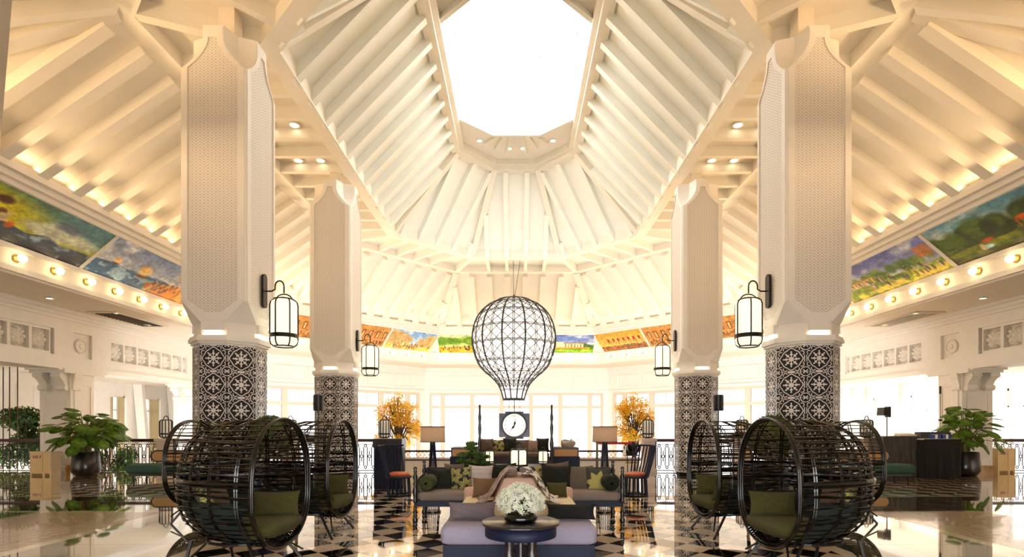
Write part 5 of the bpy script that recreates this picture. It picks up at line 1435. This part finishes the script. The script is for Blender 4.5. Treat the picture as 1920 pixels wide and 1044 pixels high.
c = thing('barrier_post', 'slim steel barrier post with a red belt behind long sofa', 'barrier', (X(1119.5, 13), 13.0, 0))
MB().lathe([(.17, 0), (.17, .02), (.03, .04)], 18).build('base', mat('olive_steel', lin(120, 112, 88), .3, metal=.7), c); MB().lathe([(.03, .03), (.03, 1.15), (.035, 1.16), (.035, 1.2)], 12).build('post', mat('olive_steel', lin(120, 112, 88), .3), c)
MB().beam((.03, 0, 1.15), (X(1185, 13)-X(1119.5, 13), 0, 1.155), .01, .055, (0, 0, 1)).build('belt', mat('red_belt', lin(190, 28, 30), .6), c)

# ------------------------------------------------------------------ side galleries: chaises, table, boxes, stands
def chaise(px0, px1, s, label):
    y = 15.6; x0, x1 = X(px0, y), X(px1, y); L_ = abs(x1-x0); c = thing('cane_chaise', label, 'chaise', ((x0+x1)/2, y, 0))
    soft_box(-L_/2, L_/2, -.38, .38, .2, .47, .07).build('seat_cushion', TEALF, c, True); MB().bx(-L_/2+.1, L_/2-.1, -.33, .33, .14, .2).build('plinth', BLACK, c)
    for sx in (-1, 1):
        for sy in (-1, 1): MB().lathe([(.02, 0), (.025, .15)], 8, (sx*(L_/2-.2), sy*.28, 0)).build('leg', BLACK, c)
    z0, z1 = .52, .83; r_ = (z1-z0)/2; xl, xr = -L_/2+.32, L_/2+.1
    out = [(xl+r_-r_*math.sin(t), (z0+z1)/2+r_*math.cos(t)) for t in np.linspace(0, PI, 11)]+[(xr-r_+r_*math.sin(t), (z0+z1)/2-r_*math.cos(t)) for t in np.linspace(0, PI, 11)]
    if s > 0: out = [(-p[0], p[1]) for p in out][::-1]
    MB().tube([(p[0], .3, p[1]) for p in out], .024, 6, True).build('back_frame', BLACK, c)
    MB().hexa([(p[0], .292, p[1]) for p in out], [(p[0], .308, p[1]) for p in out]).build('cane_back', CANE, c)
    for q in (-.3, .3): MB().tube([(q, .3, .45), (q, .3, z0)], .018, 6).build('back_support', BLACK, c)
chaise(250, 352, -1, 'green chaise with a rounded cane back on the left'); chaise(1592, 1702, 1, 'green chaise with a rounded cane back on the right')
ytb = 16.4
c = thing('draped_table', 'tall table under black drapes beside the right planter', 'table', (X(1752, ytb), ytb, 0)); zt_ = Z(822, ytb); w1 = 33*ytb/1010
MB().bx(-w1, w1, -.3, .5, zt_-.03, zt_).build('table_top', mat('white_top', lin(220, 214, 206), .5), c)
def drape(x0, x1, y0, y1, z1, m, nm_, seed):
    n = 40; P = []
    for j in range(9):
        t = j/8; row = []
        for k in range(n+1):
            u = k/n; row.append((lerp(x0, x1, u)+.02*t*math.sin(u*23+seed), lerp(y0, y1, u)-.035*t*math.sin(u*34+seed)-.02*t, z1*(1-t)+.004))
        P.append(row)
    Q = [[(p[0], p[1]+.015, p[2]) for p in row] for row in P]
    MB().grid(P).grid([list(reversed(q)) for q in Q]).build(nm_, m, c, True)
drape(-w1-.02, w1+.02, -.33, -.33, zt_-.01, BLACKCLOTH, 'front_drape', 1)
MB().bx(-w1-.01, w1+.01, -.31, .49, .0, zt_-.04).build('inner_skirt', BLACKCLOTH, c)
c = thing('side_table', 'grey draped table behind the right chaise, joining the black one', 'table', (X(1688, ytb+.2)-.07, ytb+.25, 0)); w2 = 31*ytb/1010; z2 = Z(818, ytb)
drape(-w2, w2, -.2, -.26, z2-.01, GREYCLOTH, 'side_drape', 3); MB().bx(-w2, w2, -.18, .6, z2-.03, z2).build('table_top', mat('grey_top', lin(120, 112, 106), .6), c); MB().bx(-w2, w2, -.16, .58, 0, z2-.04).build('inner_skirt', GREYCLOTH, c)
bb_ = thing('open_book', 'pale open guest book near left edge of draped table', 'book', (X(1709, ytb-.1), ytb+.15, max(zt_, z2)+.002)); MB().hexa([(-.26, -.14, 0), (.26, -.14, 0), (.26, .14, 0), (-.26, .14, 0)], [(-.24, -.13, .05), (.24, -.13, .05), (.24, .13, .09), (-.24, .13, .09)]).build('pages', mat('book_pages', lin(226, 214, 196), .7), bb_)
MB().bx(-.27, .27, -.15, .15, -.001, .012).build('cover', mat('book_cover', lin(110, 90, 70), .6), bb_)
e_ = thing('equipment_case', 'dark grey case standing on the black draped table', 'case', (X(1748, ytb+.3), ytb+.3, zt_)); MB().hexa([(-.5, -.15, 0), (.5, -.15, 0), (.5, .15, 0), (-.5, .15, 0)], [(-.46, -.13, .2), (.48, -.13, .2), (.48, .13, .2), (-.46, .13, .2)]).build('shell', mat('case_grey', lin(66, 64, 66), .6, var=.1, scale=5), e_, bevel=.03)
MB().tube([(-.1, -.13, .2), (-.08, -.13, .24), (.08, -.13, .24), (.1, -.13, .2)], .012, 5).build('handle', BLACK, e_)
for k, px in enumerate((1750, 1770)):
    q = thing('tissue_box', ('blue and white tissue box on the draped table nearer its middle', 'blue and white tissue box on the draped table nearer the monstera')[k], 'box', (X(px, ytb), ytb-.05, zt_))
    MB().bx(-.13, .13, -.07, .07, 0, .12).build('carton', mat('blue_carton', lin(34, 66, 140), .5), q); MB().bx(-.035, .035, -.072, .072, .001, .125).build('white_stripe', WPRINT, q)
for (px, top, lab, hx) in ((1663, 765, 'black photographic light on slim stand behind the right chaise', 1), (1763, 724, 'slim dark microphone stand beside the right arcade pillar', 0)):
    y = 17.75; q = thing('light_stand' if hx else 'microphone_stand', lab, 'stand', (X(px, y), y, 0)); h_ = Z(top, y)
    MB().tube([(0, 0, .05), (0, 0, h_)], .02 if hx else .012, 6).build('pole', mat('grey_pole', lin(110, 106, 110), .4), q)
    for k in range(3): MB().tube([(0, 0, .35), (.24*math.cos(k*2.1+.5), .24*math.sin(k*2.1+.5), .015)], .012, 5).build('leg', BLACK, q)
    if hx:
        MB().hexa([(.05, -.1, h_-.26), (.05, .1, h_-.26), (.05, .1, h_-.02), (.05, -.1, h_-.02)], [(-.23, -.17, h_-.24), (-.23, .17, h_-.24), (-.2, .17, h_+.02), (-.2, -.17, h_+.02)]).build('lamp_head', BLACK, q)
        MB().bx(-.02, .08, -.08, .08, h_-.3, h_+.05).build('lamp_body', BLACK, q)
    else:
        MB().tube([(0, 0, h_-.25), (.0, 0, h_)], .03, 7).build('microphone', BLACK, q); MB().tube([(-.05, 0, 1.75), (.05, 0, 1.75)], .03, 6).build('clamp', BLACK, q)
def text_mesh(body, size, m):
    cu = bpy.data.curves.new('print', 'FONT'); cu.body = body; cu.size = size; cu.align_x = 'CENTER'; cu.align_y = 'CENTER'; cu.extrude = .001
    tmp = bpy.data.objects.new('print', cu); COL.objects.link(tmp)
    dg = bpy.context.evaluated_depsgraph_get(); me = bpy.data.meshes.new_from_object(tmp.evaluated_get(dg)); bpy.data.objects.remove(tmp)
    me.materials.clear(); me.materials.append(m); return me
def fire_box(px0, px1, py0, y, label, ped):
    w = (px1-px0)*y/1010; h = Z(py0, y); c = thing('extinguisher_cabinet', label, 'cabinet', (X((px0+px1)/2, y), y, 0))
    MB().bx(-w/2, w/2, -.18, .18, .07, h-.03).build('body', BEIGE, c); MB().bx(-w/2-.015, w/2+.015, -.195, .195, h-.03, h).build('lid', BEIGE, c)
    for (a, b) in ((-w/2, -w/2+.05), (w*.1, w*.2), (w/2-.05, w/2)): MB().bx(a, b, -.18, .18, 0, .07).build('foot', BEIGE, c)
    MB().bx(w*.08, w*.1, -.184, -.18, .1, h-.06).build('door_gap', mat('beige_shadow_gap', lin(170, 140, 96), .6), c)
    q = MB().bx(-w*.36, w*.01, -.186, -.18, h-.2, h-.12).build('red_plate', REDP, c)
    put('print', text_mesh('灭火器', .072, WPRINT), q, (-w*.175, -.188, h-.16), (PI/2, 0, 0))
fire_box(66, 105, 846, 17.0, 'beige extinguisher cabinet with red plate by left arcade pillar', 1)
fire_box(1862, 1894, 840, 18.0, 'beige extinguisher cabinet with red plate by right arcade pillar', 1)
q = put('power_cable', MB().tube([(X(107, 17.1), 17.15, .42), (X(111, 17.2), 17.3, .25), (X(117, 17.3), 17.4, .15), (X(121, 17.4), 17.45, .02)], .008, 5).mesh('power_cable', WPRINT)); tag(q, 'thin pale cable trailing from the left beige cabinet', 'cable')
for s, px, y in ((-1, 597, 14.6), (1, 1347, 14.6)):
    c = thing('loudspeaker', 'small black loudspeaker on a stand before the rear %s column' % nm[s], 'speaker', (X(px, y), y, 0)); z0, z1 = Z(770, y), Z(740, y)
    MB().lathe([(.13, z0), (.135, z0+.03), (.135, z1-.02), (.12, z1)], 18).build('cabinet', BLACK, c); MB().lathe([(.018, .02), (.018, z0)], 8).build('pole', BLACK, c); MB().lathe([(.2, 0), (.2, .02), (.02, .03)], 18).build('base', BLACK, c)
# slim glass rods of the gallery partition, left
for k, px in enumerate((6, 18, 33)):
    y = 19.2; q = put('partition_rod', MB().tube([(0, 0, -1), (0, 0, 3.66)], .018, 6).mesh('partition_rod', mat('bronze_rod', lin(90, 70, 54), .4, metal=.6)), None, (X(px, y), y, 0)); tag(q, ('thin bronze rod nearest the left picture edge', 'thin bronze rod, middle of three at left edge', 'thin bronze rod nearest the left arcade pillar')[k], 'rod', 'bronze partition rods')
